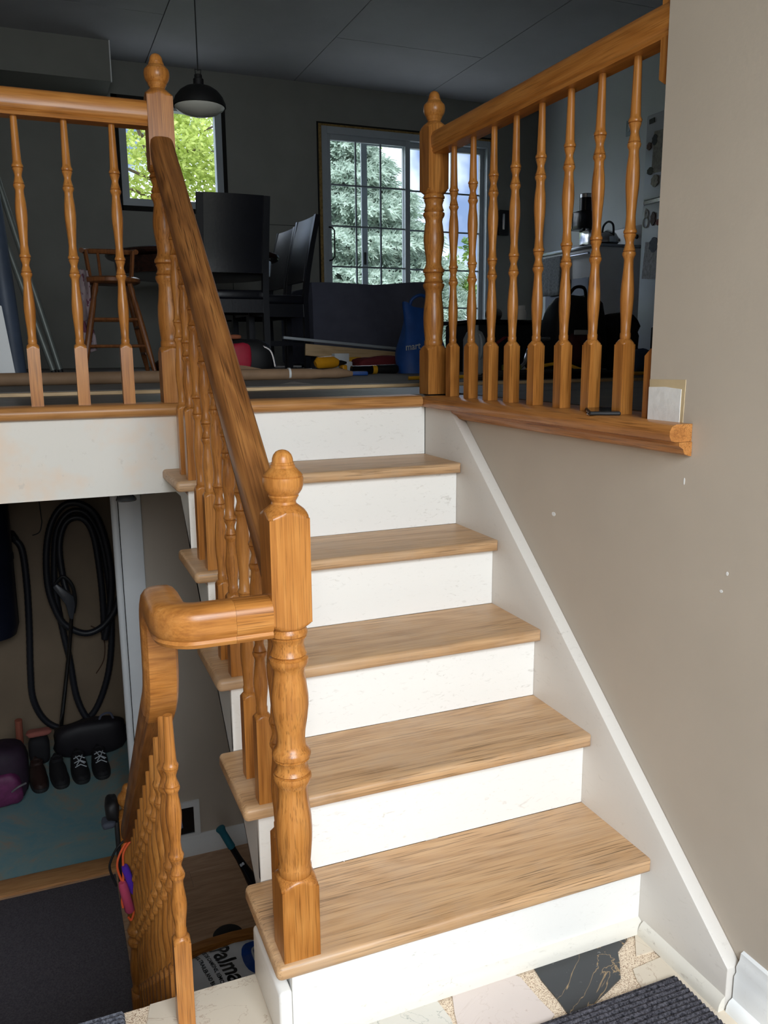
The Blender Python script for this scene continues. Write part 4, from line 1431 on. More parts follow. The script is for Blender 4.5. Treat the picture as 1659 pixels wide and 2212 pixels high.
# round dining table
tb = thing('dining_table', 'round dark brown dining table behind the black chairs', 'table', (-.12, 4.30, FZ))
M['walnut'] = oak('dark_walnut', S(26, 15, 12), S(48, 28, 22), S(68, 42, 32), 'x', .25, .3)
tc = (-.14, 4.38, 0)
MB().lathe([(FZ + .705, .50), (FZ + .712, .545), (FZ + .725, .555), (FZ + .738, .552), (FZ + .745, .54), (FZ + .746, .01)], tc, 48).build('table_top', 'walnut', tb)
MB().lathe([(FZ + .60, .47), (FZ + .604, .49), (FZ + .70, .50), (FZ + .706, .49)], tc, 48).build('apron', 'walnut', tb)
MB().lathe([(FZ + .12, .10), (FZ + .16, .07), (FZ + .22, .055), (FZ + .32, .09), (FZ + .42, .07), (FZ + .5, .05), (FZ + .60, .12)], tc, 20).build('pedestal', 'walnut', tb)
for a in range(4):
    an = a * PI / 2 + .6
    d = Vector((math.cos(an), math.sin(an), 0))
    MB().sweep([Vector((tc[0], tc[1], FZ + .16)) + d * .05, Vector((tc[0], tc[1], FZ + .10)) + d * .22, Vector((tc[0], tc[1], FZ + .03)) + d * .36], [(-.025, -.03), (.025, -.03), (.025, .03), (-.025, .03)]).build('foot', 'walnut', tb, bevel=.006)

# wooden stool-chair with a cloth over it
ws = thing('wooden_highchair', 'small wooden chair with spindle back behind the left balusters', 'chair', (-.75, 3.5, FZ))
M['cherry'] = oak('reddish_wood', S(92, 52, 28), S(140, 86, 48), S(165, 108, 64), 'z', .35, .3)
MB().lathe([(FZ + .485, .13), (FZ + .495, .150), (FZ + .512, .152), (FZ + .52, .14), (FZ + .521, .01)], (-.74, 3.52, 0), 28).build('seat', 'cherry', ws)
for (sx, sy) in ((-1, -1), (1, -1), (1, 1), (-1, 1)):
    a, b = Vector((-.74 + sx * .085, 3.52 + sy * .085, FZ + .487)), Vector((-.74 + sx * .185, 3.52 + sy * .16, FZ))
    P = [a + (b - a) * t_ for t_ in (0, .08, .15, .22, .5, .8, .9, 1)]
    MB().tube(P, [.012, .016, .012, .015, .017, .015, .012, .011], 10).build('leg', 'cherry', ws)
for z_, k_ in ((.30, .128), (.16, .155)):
    for sgn in (-1, 1):
        kk = k_ - .006
        MB().tube([(-.74 - kk, 3.52 + sgn * (.085 + (.487 - z_) * .154), FZ + z_), (-.74 + kk, 3.52 + sgn * (.085 + (.487 - z_) * .154), FZ + z_)], .008, 8).build('stretcher', 'cherry', ws)
        MB().tube([(-.74 + sgn * kk, 3.52 - .11, FZ + z_ - .04), (-.74 + sgn * kk, 3.52 + .11, FZ + z_ - .04)], .008, 8).build('stretcher', 'cherry', ws)
bk = [(-.88, 3.54, FZ + .66), (-.85, 3.62, FZ + .665), (-.74, 3.655, FZ + .67), (-.63, 3.62, FZ + .665), (-.60, 3.54, FZ + .66)]
MB().tube(smooth_path(bk, 6), .014, 8).build('back_rail', 'cherry', ws)
for i in range(6):
    a = -.4 + i * (PI + .8) / 5
    x, y_ = -.74 + .115 * math.cos(a), 3.53 + .10 * math.sin(a) + .005
    MB().tube([(x, y_, FZ + .515), (-.74 + .132 * math.cos(a), 3.54 + .112 * math.sin(a), FZ + .66)], .008, 8).build('spindle', 'cherry', ws)
cm = NT('pale_pink_printed_cloth', .9)
vv = cm.mapped((1, 1, 1), False)
cm.color(cm.mix(cm.ramp(cm.noise(vv, 26, 3), [(.56, G1(0)), (.6, G1(1))]), S(176, 158, 162), S(120, 70, 90)))
vs, fs = [], []
n = 16
for j in range(n + 1):
    a = j / n
    for i in range(7):
        b = i / 6
        vs.append((-.925 + b * .065 + .012 * a + .004 * math.sin(a * 9), 3.42 + .02 * math.sin(b * 9 + a * 3) + b * .03, FZ + .55 - a * .44 + (.03 * b if a > .8 else 0)))
for j in range(n):
    for i in range(6):
        q = j * 7 + i
        fs.append((q, q + 1, q + 8, q + 7))
o = MB().add(vs, fs).build('hanging_cloth', cm.m, None, angle=80)
sd = o.modifiers.new('thickness', 'SOLIDIFY')
sd.thickness = .006
tag(o, 'pale pink printed cloth hanging on the left side of the wooden chair', 'cloth')

# poles leaning at the far left
M['pole'] = plain('grey_green_metal', S(120, 126, 122), .45, .3)
for (a, b, lb) in (((-1.035, 3.02, FZ), (-1.36, 3.10, 2.55), 'grey metal pole leaning at the left, the one nearer the wooden chair'), ((-1.065, 2.95, FZ), (-1.43, 3.03, 2.50), 'grey metal pole leaning at the left, the one farther from the wooden chair')):
    t = thing('leaning_pole', lb, 'pole', a, 0, 'poles leaning at the left')
    a, b = Vector(a), Vector(b)
    MB().tube([a + (b - a) * .035, b], .014, 12).build('pole_tube', 'pole', t)
    MB().tube([a + Vector((0, 0, .004)), a + (b - a) * .035], .012, 12).build('rubber_tip', 'black', t)
tag(MB().tube([(-1.235, 2.9, FZ), (-1.30, 2.9, 2.3)], .045, 16).build('rolled_vinyl', plain('dusty_blue_vinyl', S(74, 86, 106), .5), None), 'dusty blue roll standing at the far left behind the balusters', 'roll')
tag(MB().prism([(-1.34, FZ), (-1.228, FZ), (-1.262, 1.47), (-1.34, 1.50)], 'y', 2.48, 2.50).build('white_board', 'white_clean', None), 'white board leaning at the far left edge behind the balusters', 'board')

# kraft paper rolls on the floor
for (a, b, r_, tx, lb) in (((-2.0, 2.34, FZ + .027), (-.56, 2.36, FZ + .024), .026, -1.163, 'long brown paper roll on the floor behind the left balusters'),
                           ((-.50, 2.42, FZ + .026), (.225, 2.42, FZ + .022), .025, -.083, 'short brown paper roll with plastic end on the floor above the stairs')):
    t = thing('paper_roll', lb, 'paper roll', a, 0, 'brown paper rolls on the upper floor')
    P = [Vector(a) + (Vector(b) - Vector(a)) * i / 10 for i in range(11)]
    rs = [r_] * 11
    if tx > -1:
        P[-1].z -= 0.002
        P[-2].z += .003
        rs[-1] = .012
        rs[-2] = r_ * 1.0
        rs[-3] = r_ * .8
    MB().tube(P, rs, 14).build('roll_body', 'paper', t)
    MB().tube([(tx - .005, 2.36 if tx < -1 else 2.42, a[2]), (tx + .005, 2.36 if tx < -1 else 2.42, a[2])], r_ * 1.06, 16).build('white_tie', 'white_clean', t)
tag(MB().prism([(-.45, 2.55), (.02, 2.50), (-.02, 2.62), (-.42, 2.70)], 'z', FZ + .004, FZ + .0055).build('cardboard_sheet', 'paper', None, smooth=False), 'flat brown cardboard sheet behind the short paper roll', 'cardboard')
o = MB().add([(-.46, 2.53, FZ + .005), (.02, 2.50, FZ + .005), (-.25, 2.56, FZ + .062), (-.46, 2.58, FZ + .085), (-.46, 2.60, FZ + .005), (.02, 2.53, FZ + .005)], [(0, 1, 2, 3), (4, 3, 2, 5), (0, 3, 4), (1, 5, 2)]).build('folded_paper', 'paper', None, smooth=False)
tag(o, 'folded brown paper rising behind the short paper roll', 'paper')

# sofa draped in dark cloth
sf_ = thing('sofa', 'sofa with dark navy cover standing in front of the patio door', 'sofa', (1.0, 4.5, FZ))
n = 20
vs, fs = [], []
x0, x1 = .615, 1.47
for k in range(2):
    for i in range(n + 1):
        a = i / n
        x = x0 + (x1 - x0) * a
        zt = 1.733 + .004 * math.sin(a * 9) + .04 * max(0, a - .55)
        y_ = 4.20 + .018 * math.sin(a * 11) if k == 0 else 4.45
        for j in range(7):
            b = j / 6
            yy = y_ + (.02 * math.sin(a * 7 + b * 4) if k == 0 else 0) + (b ** 3) * (.06 if k == 0 else -.02)
            vs.append((x - (.05 * (1 - b) if i == n else 0), yy, FZ + (zt - FZ) * b - (.0 if k else 0)))
N7 = (n + 1) * 7
for i in range(n):
    for j in range(6):
        q = i * 7 + j
        fs.append((q, q + 7, q + 8, q + 1))
        fs.append((q + N7, q + 1 + N7, q + 8 + N7, q + 7 + N7))
    q = i * 7
    fs.append((q + 6, q + 13, q + 13 + N7, q + 6 + N7))
for q in (0, n * 7):
    for j in range(6):
        fs.append((q + j, q + j + 1, q + j + 1 + N7, q + j + N7))
MB().add(vs, fs).build('back_cover', 'navy', sf_, angle=60)
MB().box(.70, 1.42, 4.46, 5.10, FZ + .12, FZ + .40).build('seat', 'navy', sf_, bevel=.05, seg=3)
for a in (.69, 1.42):
    MB().box(a - .07, a + .07, 4.46, 5.08, FZ + .02, FZ + .56).build('arm', 'navy', sf_, bevel=.04, seg=3)
for a, b in ((.78, 4.55), (1.34, 4.55), (.78, 5.0), (1.34, 5.0)):
    MB().lathe([(FZ + .0005, .02), (FZ + .12, .026)], (a, b, 0), 12).build('foot', 'black', sf_)

# blue shopping bag with part of a word
bb_ = thing('shopping_bag', 'bright blue reusable shopping bag standing in front of the dark sofa', 'bag', (.84, 2.98, FZ))
M['bluebag'] = plain('blue_woven_plastic', S(36, 88, 170), .5, var=.12, scale=18, bump=.2)
n = 14
vs, fs = [], []
for j in range(n + 1):
    a = j / n
    w = .132 - .035 * a ** 2 + .012 * math.sin(a * 7)
    d_ = .085 - .06 * a ** 1.5
    for i in range(24):
        u = 2 * PI * i / 24
        c, s_ = math.cos(u), math.sin(u)
        vs.append((.842 + w * math.copysign(abs(c) ** .6, c) + .02 * a + .006 * math.sin(5 * u + a * 8), 2.98 + d_ * math.copysign(abs(s_) ** .6, s_) + .05 * a, FZ + .001 + .37 * a + (.02 * math.sin(2 * u + 1) if j > n - 3 else 0)))
for j in range(n):
    for i in range(24):
        a, b = j * 24 + i, j * 24 + (i + 1) % 24
        fs.append((a, b, b + 24, a + 24))
fs.append(tuple(range(23, -1, -1)))
bbo = MB().add(vs, fs).build('bag_body', 'bluebag', bb_, angle=70)
MB().tube(smooth_path([(.79, 3.02, FZ + .35), (.80, 3.01, FZ + .40), (.85, 3.00, FZ + .425), (.90, 3.01, FZ + .40), (.91, 3.02, FZ + .35)], 6), .009, 8).build('bag_handle', 'bluebag', bb_)
tm = text_mesh('mart', .052, .0004, .0008)
to = put('lettering', tm, 'ink_white', bbo)
for v in tm.vertices:
    v.co = (.722 + v.co.x * .9, 2.9185 + v.co.z + v.co.y * .06, FZ + .125 + v.co.y + v.co.x * .1)
tm.update()

# boards and tools scattered on the floor in front of the sofa
tag(MB().obox((.86, 3.93, FZ + .098), (.80, .016, .075), Matrix.Rotation(.09, 3, 'Y') @ Matrix.Rotation(-.15, 3, 'X')).build('raw_board', 'ply', None, bevel=.002), 'raw wooden board propped on edge in front of the dark sofa', 'board')
wt = thing('white_trim_piece', 'long white trim piece lying over the raw board', 'trim piece', (.8, 3.9, FZ))
MB().obox((.78, 3.895, FZ + .165), (.95, .03, .018), Matrix.Rotation(.095, 3, 'Y')).build('strip', 'vinyl', wt, bevel=.003)
MB().box(1.185, 1.235, 3.87, 3.92, FZ + .115, FZ + .165).build('end_block', 'vinyl', wt, bevel=.004)
tag(MB().obox((.55, 3.5, FZ + .055), (.10, .04, .11), .2).build('white_carton', 'white_clean', None, bevel=.003), 'small white carton standing among the floor tools', 'carton')


def small_tool(name, label, cat, loc, rz, parts):
    t = thing(name, label, cat, loc, rz, 'tools on the upper floor', True)
    for nm, kind, a, mt_ in parts:
        if kind == 'box':
            MB().box(*a).build(nm, mt_, t, bevel=.006)
        else:
            MB().tube(a[0], a[1], 12).build(nm, mt_, t)
    return t


M['yellow'] = plain('yellow_plastic', S(228, 170, 40), .4, var=.06)
M['amber'] = plain('amber_plastic', S(226, 156, 30), .35, var=.1)
M['chrome'] = plain('chrome', S(200, 200, 205), .15, .9)
M['red_cloth'] = plain('dark_red_cloth', S(120, 40, 46), .85, bump=.3, bscale=30)
small_tool('power_drill', 'amber and black power drill lying on the upper floor', 'drill', (.36, 3.15, FZ), .1, [
    ('drill_body', 'tube', ([(-.085, 0, .055), (-.07, 0, .06), (.02, 0, .065), (.05, 0, .06)], [.018, .034, .034, .022]), 'amber'),
    ('drill_grip', 'box', (-.08, .07, -.03, .03, .001, .032), 'black'), ('battery_clip', 'box', (.07, .10, -.025, .025, .001, .048), 'amber'),
    ('chuck', 'tube', ([(.05, 0, .06), (.075, 0, .06), (.105, 0, .06)], [.016, .014, .006]), 'black')])
small_tool('socket_wrench', 'small chrome tool lying left of the yellow drill', 'wrench', (.22, 3.1, FZ), .0, [
    ('head', 'tube', ([(-.03, 0, .018), (.0, 0, .018), (.03, 0, .018)], [.012, .017, .013]), 'chrome'), ('shaft', 'box', (.03, .10, -.006, .006, .012, .022), 'chrome')])
small_tool('silver_flashlight', 'white and silver case beside the yellow drill', 'case', (.47, 3.28, FZ), .3, [
    ('case_body', 'box', (-.06, .06, -.04, .04, .001, .065), 'white_clean'), ('latch', 'box', (-.015, .015, -.046, -.04, .02, .045), 'chrome')])
small_tool('yellow_level', 'yellow spirit level block under the raw board', 'level', (.70, 3.75, FZ), .0, [
    ('level_body', 'box', (-.075, .075, -.02, .02, .04, .085), 'yellow'), ('level_stand', 'box', (-.05, .05, -.015, .015, .001, .04), 'black')])
small_tool('flashlight', 'black torch with yellow ring lying left of the blue bag', 'torch', (.52, 2.96, FZ), .0, [
    ('torch_body', 'tube', ([(-.10, 0, .024), (.0, 0, .024), (.02, 0, .024)], [.023, .023, .023]), 'black_gloss'),
    ('torch_ring', 'tube', ([(.02, 0, .024), (.045, 0, .024)], [.024, .024]), 'yellow'),
    ('torch_head', 'tube', ([(.045, 0, .026), (.16, 0, .026), (.17, 0, .026)], [.023, .026, .02]), 'black')])
small_tool('blue_clip', 'small blue plastic wedge beside the end of the short paper roll', 'wedge', (.38, 2.75, FZ), -.3, [('wedge_body', 'box', (-.05, .05, -.02, .02, .001, .022), 'bluebag')])
lump('red_jacket', (.86, 3.55, FZ + .04), .20, .08, .05, 'red_cloth', 'crumpled dark red jacket on the floor left of the blue bag', 'jacket', 4, .3)
gb = thing('gym_bag', 'black and red sports bag on the floor under the round table', 'bag', (-.18, 2.95, FZ))
lump('bag_body', (-.15, 2.98, FZ + .09), .13, .09, .10, 'black', parent=gb, seed=9)
lump('red_panel', (-.20, 2.90, FZ + .10), .06, .03, .07, plain('crimson_nylon', S(176, 30, 56), .6), parent=gb, seed=10)
MB().tube(smooth_path([(-.10, 2.92, FZ + .16), (-.04, 2.90, FZ + .13), (-.02, 2.89, FZ + .05)], 6), .006, 6).build('strap', 'chrome', gb)
lump('orange_slipper', (-.22, 2.98, FZ + .20), .05, .025, .012, plain('terracotta_cloth', S(150, 84, 54), .8), 'terracotta slipper on top of the black and red bag', 'slipper', 2, .05)

# ------------------------------------------------------------------ kitchen side
sv = thing('stove', 'white freestanding stove against the kitchen wall behind the right balusters', 'stove', (3.1, 4.45, FZ))
M['enamel'] = plain('grey_white_enamel', S(206, 208, 212), .3, var=.04)
MB().box(2.815, 3.42, 4.07, 4.83, FZ + .001, 2.03).build('body', 'enamel', sv, bevel=.006)
MB().box(2.795, 3.44, 4.06, 4.84, 2.03, 2.052).build('cooktop', plain('steel_cooktop', S(150, 155, 162), .18, .6), sv, bevel=.006)
MB().box(3.36, 3.44, 4.07, 4.83, 2.052, 2.24).build('backguard', 'enamel', sv, bevel=.01)
dr_ = MB().box(2.795, 2.815, 4.09, 4.81, FZ + .20, 2.00).build('oven_door', 'enamel', sv, bevel=.004)
MB().box(2.792, 2.796, 4.16, 4.74, FZ + .30, FZ + .66).build('oven_glass', 'black_gloss', dr_, smooth=False)
MB().tube([(2.76, 4.12, 1.985), (2.76, 4.78, 1.985)], .011, 10).build('handle', 'chrome', dr_)
MB().box(2.797, 2.815, 4.09, 4.81, FZ + .03, FZ + .19).build('drawer', 'enamel', sv, bevel=.004)
for i in range(4):
    yy = 4.2 + (i % 2) * .45
    xx = 2.98 + (i // 2) * .25
    MB().lathe([(2.0525, .085), (2.060, .085), (2.061, .01)], (xx, yy, 0), 20).build('burner', 'black', sv)
for i in range(5):
    MB().lathe([(0, .018), (.012, .016), (.013, .001)], (0, 0, 0), 12).build('knob', 'black', sv).matrix_parent_inverse = Matrix.Translation(sv.location).inverted() @ Matrix.Translation((3.358, 4.2 + i * .12, 2.15)) @ Matrix.Rotation(-PI / 2, 4, 'Y')
tw = MB()
n = 14
vs, fs = [], []
for i in range(n + 1):
    a = i / n
    for j in range(9):
        b = j / 8
        vs.append((2.744 - .012 * abs(math.sin(a * 17)) * b, 4.45 + .31 * a, 1.998 - b * .30))
for i in range(n):
    for j in range(8):
        q = i * 9 + j
        fs.append((q, q + 1, q + 10, q + 9))
o = tw.add(vs, fs).build('tea_towel', plain('grey_fringed_cotton', S(140, 145, 150), .9, var=.35, scale=70), None, angle=80)
o.modifiers.new('thickness', 'SOLIDIFY').thickness = .004
tag(o, 'grey fringed tea towel hanging on the oven handle', 'towel')
cmk = thing('coffee_machine', 'black and chrome coffee machine standing on the stove', 'coffee machine', (3.05, 4.60, 2.063))
MB().box(2.97, 3.13, 4.50, 4.70, 2.064, 2.10).build('base', 'black_gloss', cmk, bevel=.008)
MB().box(3.06, 3.13, 4.52, 4.68, 2.10, 2.22).build('column', 'chrome', cmk, bevel=.006)
MB().box(2.95, 3.14, 4.50, 4.70, 2.22, 2.36).build('head', 'black_gloss', cmk, bevel=.012)
MB().box(2.945, 2.95, 4.62, 4.68, 2.23, 2.35).build('side_panel', 'white_clean', cmk, smooth=False)
MB().lathe([(2.36, .05), (2.46, .052), (2.50, .05), (2.503, .01)], (3.06, 4.60, 0), 20).build('bean_hopper', 'black_gloss', cmk)
MB().lathe([(2.47, .053), (2.495, .053)], (3.06, 4.60, 0), 20).build('hopper_band', 'chrome', cmk)
MB().tube([(2.96, 4.52, 2.20), (2.90, 4.40, 2.195), (2.88, 4.36, 2.19)], .012, 10).build('filter_handle', 'black', cmk)
kt = thing('kettle', 'round steel kettle on the stove top near the fridge', 'kettle', (3.0, 4.22, 2.062))
MB().lathe([(2.062, .075), (2.075, .085), (2.11, .082), (2.145, .06), (2.158, .03), (2.168, .012), (2.172, .001)], (2.985, 4.20, 0), 24).build('kettle_body', plain('mirror_steel', S(190, 192, 198), .06, .95), kt)
MB().tube(smooth_path([(2.985, 4.13, 2.12), (2.985, 4.14, 2.20), (2.985, 4.20, 2.23), (2.985, 4.26, 2.20), (2.985, 4.27, 2.12)], 5), .008, 8).build('kettle_handle', 'black', kt)

fr_ = thing('fridge', 'grey two door fridge covered in magnets at the right edge of the kitchen', 'fridge', (3.1, 3.15, FZ))
M['fridge'] = plain('grey_fridge_paint', S(190, 196, 206), .3, var=.03)
MB().box(2.80, 3.46, 2.79, 3.52, FZ + .001, 2.80).build('body', 'fridge', fr_, bevel=.006)
fd = MB().box(2.75, 2.797, 2.79, 3.52, 2.26, 2.80).build('freezer_door', 'fridge', fr_, bevel=.012)
MB().box(2.725, 2.749, 2.83, 2.85, 2.30, 2.6).build('handle', 'black', fd, bevel=.004)
ld = MB().box(2.75, 2.797, 2.79, 3.52, FZ + .08, 2.235).build('fridge_door', 'fridge', fr_, bevel=.012)
MB().box(2.725, 2.749, 2.83, 2.85, 1.8, 2.2).build('handle', 'black', ld, bevel=.004)
MB().box(2.76, 2.80, 2.79, 3.52, 2.236, 2.259).build('door_gap', 'chrome', fr_, smooth=False)


def magnet(name, label, cat, y_, z_, w, h, col, shape='box'):
    if shape == 'box':
        m_ = MB().obox((2.747, y_, z_), (.004, w, h), Matrix.Rotation(rnd.uniform(-.12, .12), 3, 'X'))
    else:
        m_ = MB().prism([(y_ + w / 2 * math.cos(a * PI / 8) * (1 + .2 * math.sin(a * 2.2)), z_ + h / 2 * math.sin(a * PI / 8)) for a in range(16)], 'x', 2.743, 2.7495)
    o = m_.build(name, plain(name + '_print', col, .5, var=.35, scale=45), None, smooth=False)
    tag(o, label, cat, 'magnets and papers on the fridge')


magnet('paper_calendar', 'tall printed paper on the freezer door with dark patches', 'paper', 3.37, 2.55, .13, .26, S(150, 148, 140))
magnet('fridge_magnet', 'dark square magnet at the top of the freezer door', 'magnet', 3.46, 2.755, .05, .03, S(60, 62, 66))
magnet('fridge_magnet', 'round brown magnet on the left of the freezer door', 'magnet', 3.475, 2.60, .04, .05, S(96, 60, 44), 'round')
magnet('fridge_magnet', 'black leaf-shaped magnet in the middle of the freezer door', 'magnet', 3.42, 2.63, .05, .07, S(26, 26, 28), 'round')
magnet('fridge_magnet', 'pale round magnet at the bottom of the freezer door', 'magnet', 3.40, 2.37, .07, .08, S(170, 168, 160), 'round')
magnet('fridge_magnet', 'dark olive magnet low on the freezer door', 'magnet', 3.45, 2.44, .06, .05, S(70, 72, 50), 'round')
magnet('fridge_magnet', 'dark brown animal-shaped magnet on the lower fridge door', 'magnet', 3.40, 2.13, .045, .09, S(84, 52, 44), 'round')
magnet('fridge_magnet', 'small red magnet at the right of the lower fridge door', 'magnet', 3.35, 2.10, .03, .04, S(150, 50, 40), 'round')
magnet('childs_drawing', 'large pale drawing on the lower fridge door', 'paper', 3.40, 1.86, .15, .24, S(180, 180, 190))
magnet('fridge_magnet', 'blue and grey magnet in the middle of the lower fridge door', 'magnet', 3.38, 1.96, .08, .10, S(76, 82, 104), 'round')
stk = thing('outline_sticker', 'white outlined bird-like sticker at the top of the lower fridge door', 'sticker', (2.747, 3.47, 2.15))
for cy_, cz_, ry_, rz_ in ((3.475, 2.115, .027, .034), (3.470, 2.165, .017, .022)):
    MB().tube([(2.7465, cy_ + ry_ * math.cos(a * PI / 10), cz_ + rz_ * math.sin(a * PI / 10)) for a in range(20)], .0028, 6, True).build('outline', 'white_clean', stk)
MB().tube([(2.7465, 3.49, 2.175), (2.7465, 3.478, 2.205), (2.7465, 3.458, 2.185), (2.7465, 3.452, 2.165)], .0028, 6).build('outline', 'white_clean', stk)

# wall things
sw_ = thing('wall_switch', 'grey switch plate high on the kitchen wall', 'switch', (3.478, 4.63, 3.04))
MB().box(3.470, 3.4795, 4.59, 4.665, 2.98, 3.10).build('plate', plain('bluish_plate', S(120, 134, 140), .4), sw_, bevel=.003)
MB().box(3.464, 3.470, 4.615, 4.64, 3.01, 3.07).build('rocker', 'vinyl', sw_, bevel=.002)
pc = thing('wall_phone', 'black wall phone on the far wall right of the patio door', 'phone', (3.10, 5.98, 2.46))
MB().box(3.045, 3.155, 5.955, 5.9995, 2.35, 2.58).build('phone_body', 'black', pc, bevel=.008)
MB().tube([(3.085, 5.945, 2.40), (3.08, 5.935, 2.47), (3.085, 5.945, 2.54)], .012, 10).build('handset', 'chrome', pc)

# clutter on the floor behind the right balusters
bn = thing('storage_bin', 'long black storage bin behind the right balusters', 'bin', (1.45, 3.1, FZ))
MB().box(1.16, 1.72, 2.98, 3.32, FZ + .0005, FZ + .27).build('bin_body', 'black', bn, bevel=.012)
MB().box(1.145, 1.735, 2.965, 3.335, FZ + .27, FZ + .295).build('lid', 'black_gloss', bn, bevel=.006)
MB().prism([(1.24, FZ + .12), (1.27, FZ + .12), (1.40, FZ + .20), (1.37, FZ + .20)], 'y', 2.974, 2.981).build('red_stripe', 'red_cloth', bn, smooth=False)
bj = thing('white_bottle', 'white plastic bottle standing on the black bin', 'bottle', (1.60, 3.12, FZ + .295))
MB().lathe([(FZ + .2955, .03), (FZ + .30, .035), (FZ + .34, .036), (FZ + .355, .028), (FZ + .362, .022)], (1.555, 3.10, 0), 18).build('bottle_body', 'white_clean', bj)
MB().lathe([(FZ + .362, .026), (FZ + .382, .026), (FZ + .383, .005)], (1.555, 3.10, 0), 18).build('cap', 'white_clean', bj)
o = MB().lathe([(-.05, .03), (-.045, .034), (.045, .034), (.05, .03)], (0, 0, 0), 18).build('tin_can', plain('dark_label_tin', S(50, 44, 40), .35, var=.4, scale=30), None)
o.location = (1.37, 3.10, FZ + .330)
o.rotation_euler = (0, PI / 2, .6)
tag(o, 'dark tin lying on its side on the black bin', 'tin')
bk2 = thing('tool_backpack', 'black tool backpack behind the right balusters', 'backpack', (1.60, 2.6, FZ))
lump('bag_body', (1.60, 2.62, FZ + .205), .17, .12, .205, 'black', parent=bk2, seed=12)
lump('front_pocket', (1.58, 2.50, FZ + .13), .11, .04, .09, plain('dark_red_nylon', S(70, 22, 28), .7), parent=bk2, seed=13)
MB().box(1.50, 1.64, 2.463, 2.475, FZ + .20, FZ + .225).build('grey_band', 'vinyl', bk2, bevel=.003)
MB().tube(smooth_path([(1.54, 2.60, FZ + .40), (1.57, 2.58, FZ + .45), (1.63, 2.58, FZ + .45), (1.66, 2.60, FZ + .40)], 6), .009, 8).build('top_handle', 'black', bk2)
lump('dark_coat', (1.93, 2.75, FZ + .15), .16, .14, .15, plain('dark_brown_fleece', S(30, 26, 28), .95, bump=.5), 'heap of dark clothing right of the tool backpack', 'clothing', 15, .4)
lump('knitted_hat', (1.74, 2.22, FZ + .06), .07, .05, .06, plain('slate_blue_cloth', S(58, 78, 112), .8), 'slate blue hat on the floor near the wall edge', 'hat', 16, .2)
cg = thing('caulking_gun', 'chrome caulking gun lying on the floor behind the balusters', 'caulking gun', (1.25, 2.55, FZ))
MB().tube(smooth_path([(1.14, 2.45, FZ + .02), (1.20, 2.47, FZ + .06), (1.24, 2.5, FZ + .12), (1.30, 2.52, FZ + .17), (1.38, 2.52, FZ + .18)], 6), .011, 8).build('frame', 'chrome', cg)
MB().tube([(1.10, 2.45, FZ + .02), (1.22, 2.52, FZ + .025)], .018, 10).build('tube', 'white_clean', cg)
MB().tube([(1.16, 2.42, FZ + .012), (1.28, 2.44, FZ + .055)], .010, 8).build('trigger', 'amber', cg)
yc = thing('extension_lead', 'yellow extension cord snaking on the floor behind the right balusters', 'cord', (1.2, 2.2, FZ))
MB().tube(smooth_path([(.35, 2.05, FZ + .008), (.60, 2.02, FZ + .010), (.80, 2.06, FZ + .010), (1.0, 2.12, FZ + .02), (1.12, 2.16, FZ + .05), (1.22, 2.14, FZ + .055), (1.32, 2.08, FZ + .02), (1.5, 2.0, FZ + .01), (1.7, 1.95, FZ + .009)], 8), .008, 8).build('cable', 'yellow', yc)
MB().tube(smooth_path([(.9, 1.98, FZ + .008), (1.15, 1.95, FZ + .010), (1.4, 1.93, FZ + .010), (1.62, 1.97, FZ + .009)], 8), .008, 8).build('cable', 'yellow', yc)
bc = thing('power_lead', 'coiled black power cord on the floor behind the right balusters', 'cord', (1.0, 1.8, FZ))
for q in range(4):
    MB().tube([(.95 + .42 * math.cos(a * PI / 18) * (1 - q * .1), 1.86 + .05 * math.sin(a * PI / 18) * (1 + q * .25), FZ + .007 + q * .008) for a in range(36)], .007, 8, True).build('cable', 'black', bc)
jg = thing('grey_jug', 'pale grey plastic jug behind the right newel post', 'jug', (.95, 2.65, FZ))
MB().lathe([(FZ + .0005, .05), (FZ + .01, .058), (FZ + .18, .058), (FZ + .215, .04), (FZ + .225, .022), (FZ + .25, .022), (FZ + .251, .004)], (.945, 2.55, 0), 20).build('jug_body', plain('pale_grey_plastic', S(160, 164, 166), .4), jg)
MB().tube(smooth_path([(.945, 2.495, FZ + .20), (.945, 2.475, FZ + .17), (.945, 2.475, FZ + .11), (.945, 2.494, FZ + .08)], 5), .008, 8).build('jug_handle', 'vinyl', jg)
tag(MB().box(1.02, 1.09, 2.32, 2.40, FZ + .0005, FZ + .05).build('lime_box', plain('lime_card', S(110, 120, 40), .6), None, bevel=.004), 'lime green small box on the floor beside the grey jug', 'box')
for i, (zz, r_, mt_, lb) in enumerate([(0, .055, 'black', 'black jar at the bottom of the stack beside the wall edge'), (.10, .050, 'white_clean', 'white tub in the lower middle of the jar stack by the wall edge'), (.175, .052, 'black_gloss', 'glossy black tub in the upper middle of the jar stack'), (.28, .048, 'white_clean', 'white tub on top of the jar stack by the wall edge')]):
    h_ = (.10, .075, .105, .08)[i]
    t = thing('stacked_tub', lb, 'tub', (2.05, 2.30, FZ + .24 + zz), 0, 'tubs stacked by the wall edge')
    MB().lathe([(.0005, r_ * .92), (.006, r_), (h_ - .02, r_), (h_ - .018, r_ * 1.05), (h_ - .001, r_ * 1.05)], (2.05, 2.30, FZ + .24 + zz), 20).build('tub_body', mt_, t)
    MB().lathe([(h_ - .0185, r_ * 1.08), (h_ - .0008, r_ * 1.08)], (2.05, 2.30, FZ + .24 + zz), 20).build('tub_lid', 'black' if i != 1 else 'vinyl', t)
tag(MB().box(1.96, 2.16, 2.22, 2.42, FZ + .0005, FZ + .239).build('black_crate', 'black', None, bevel=.006), 'black crate under the stacked tubs by the wall edge', 'crate')

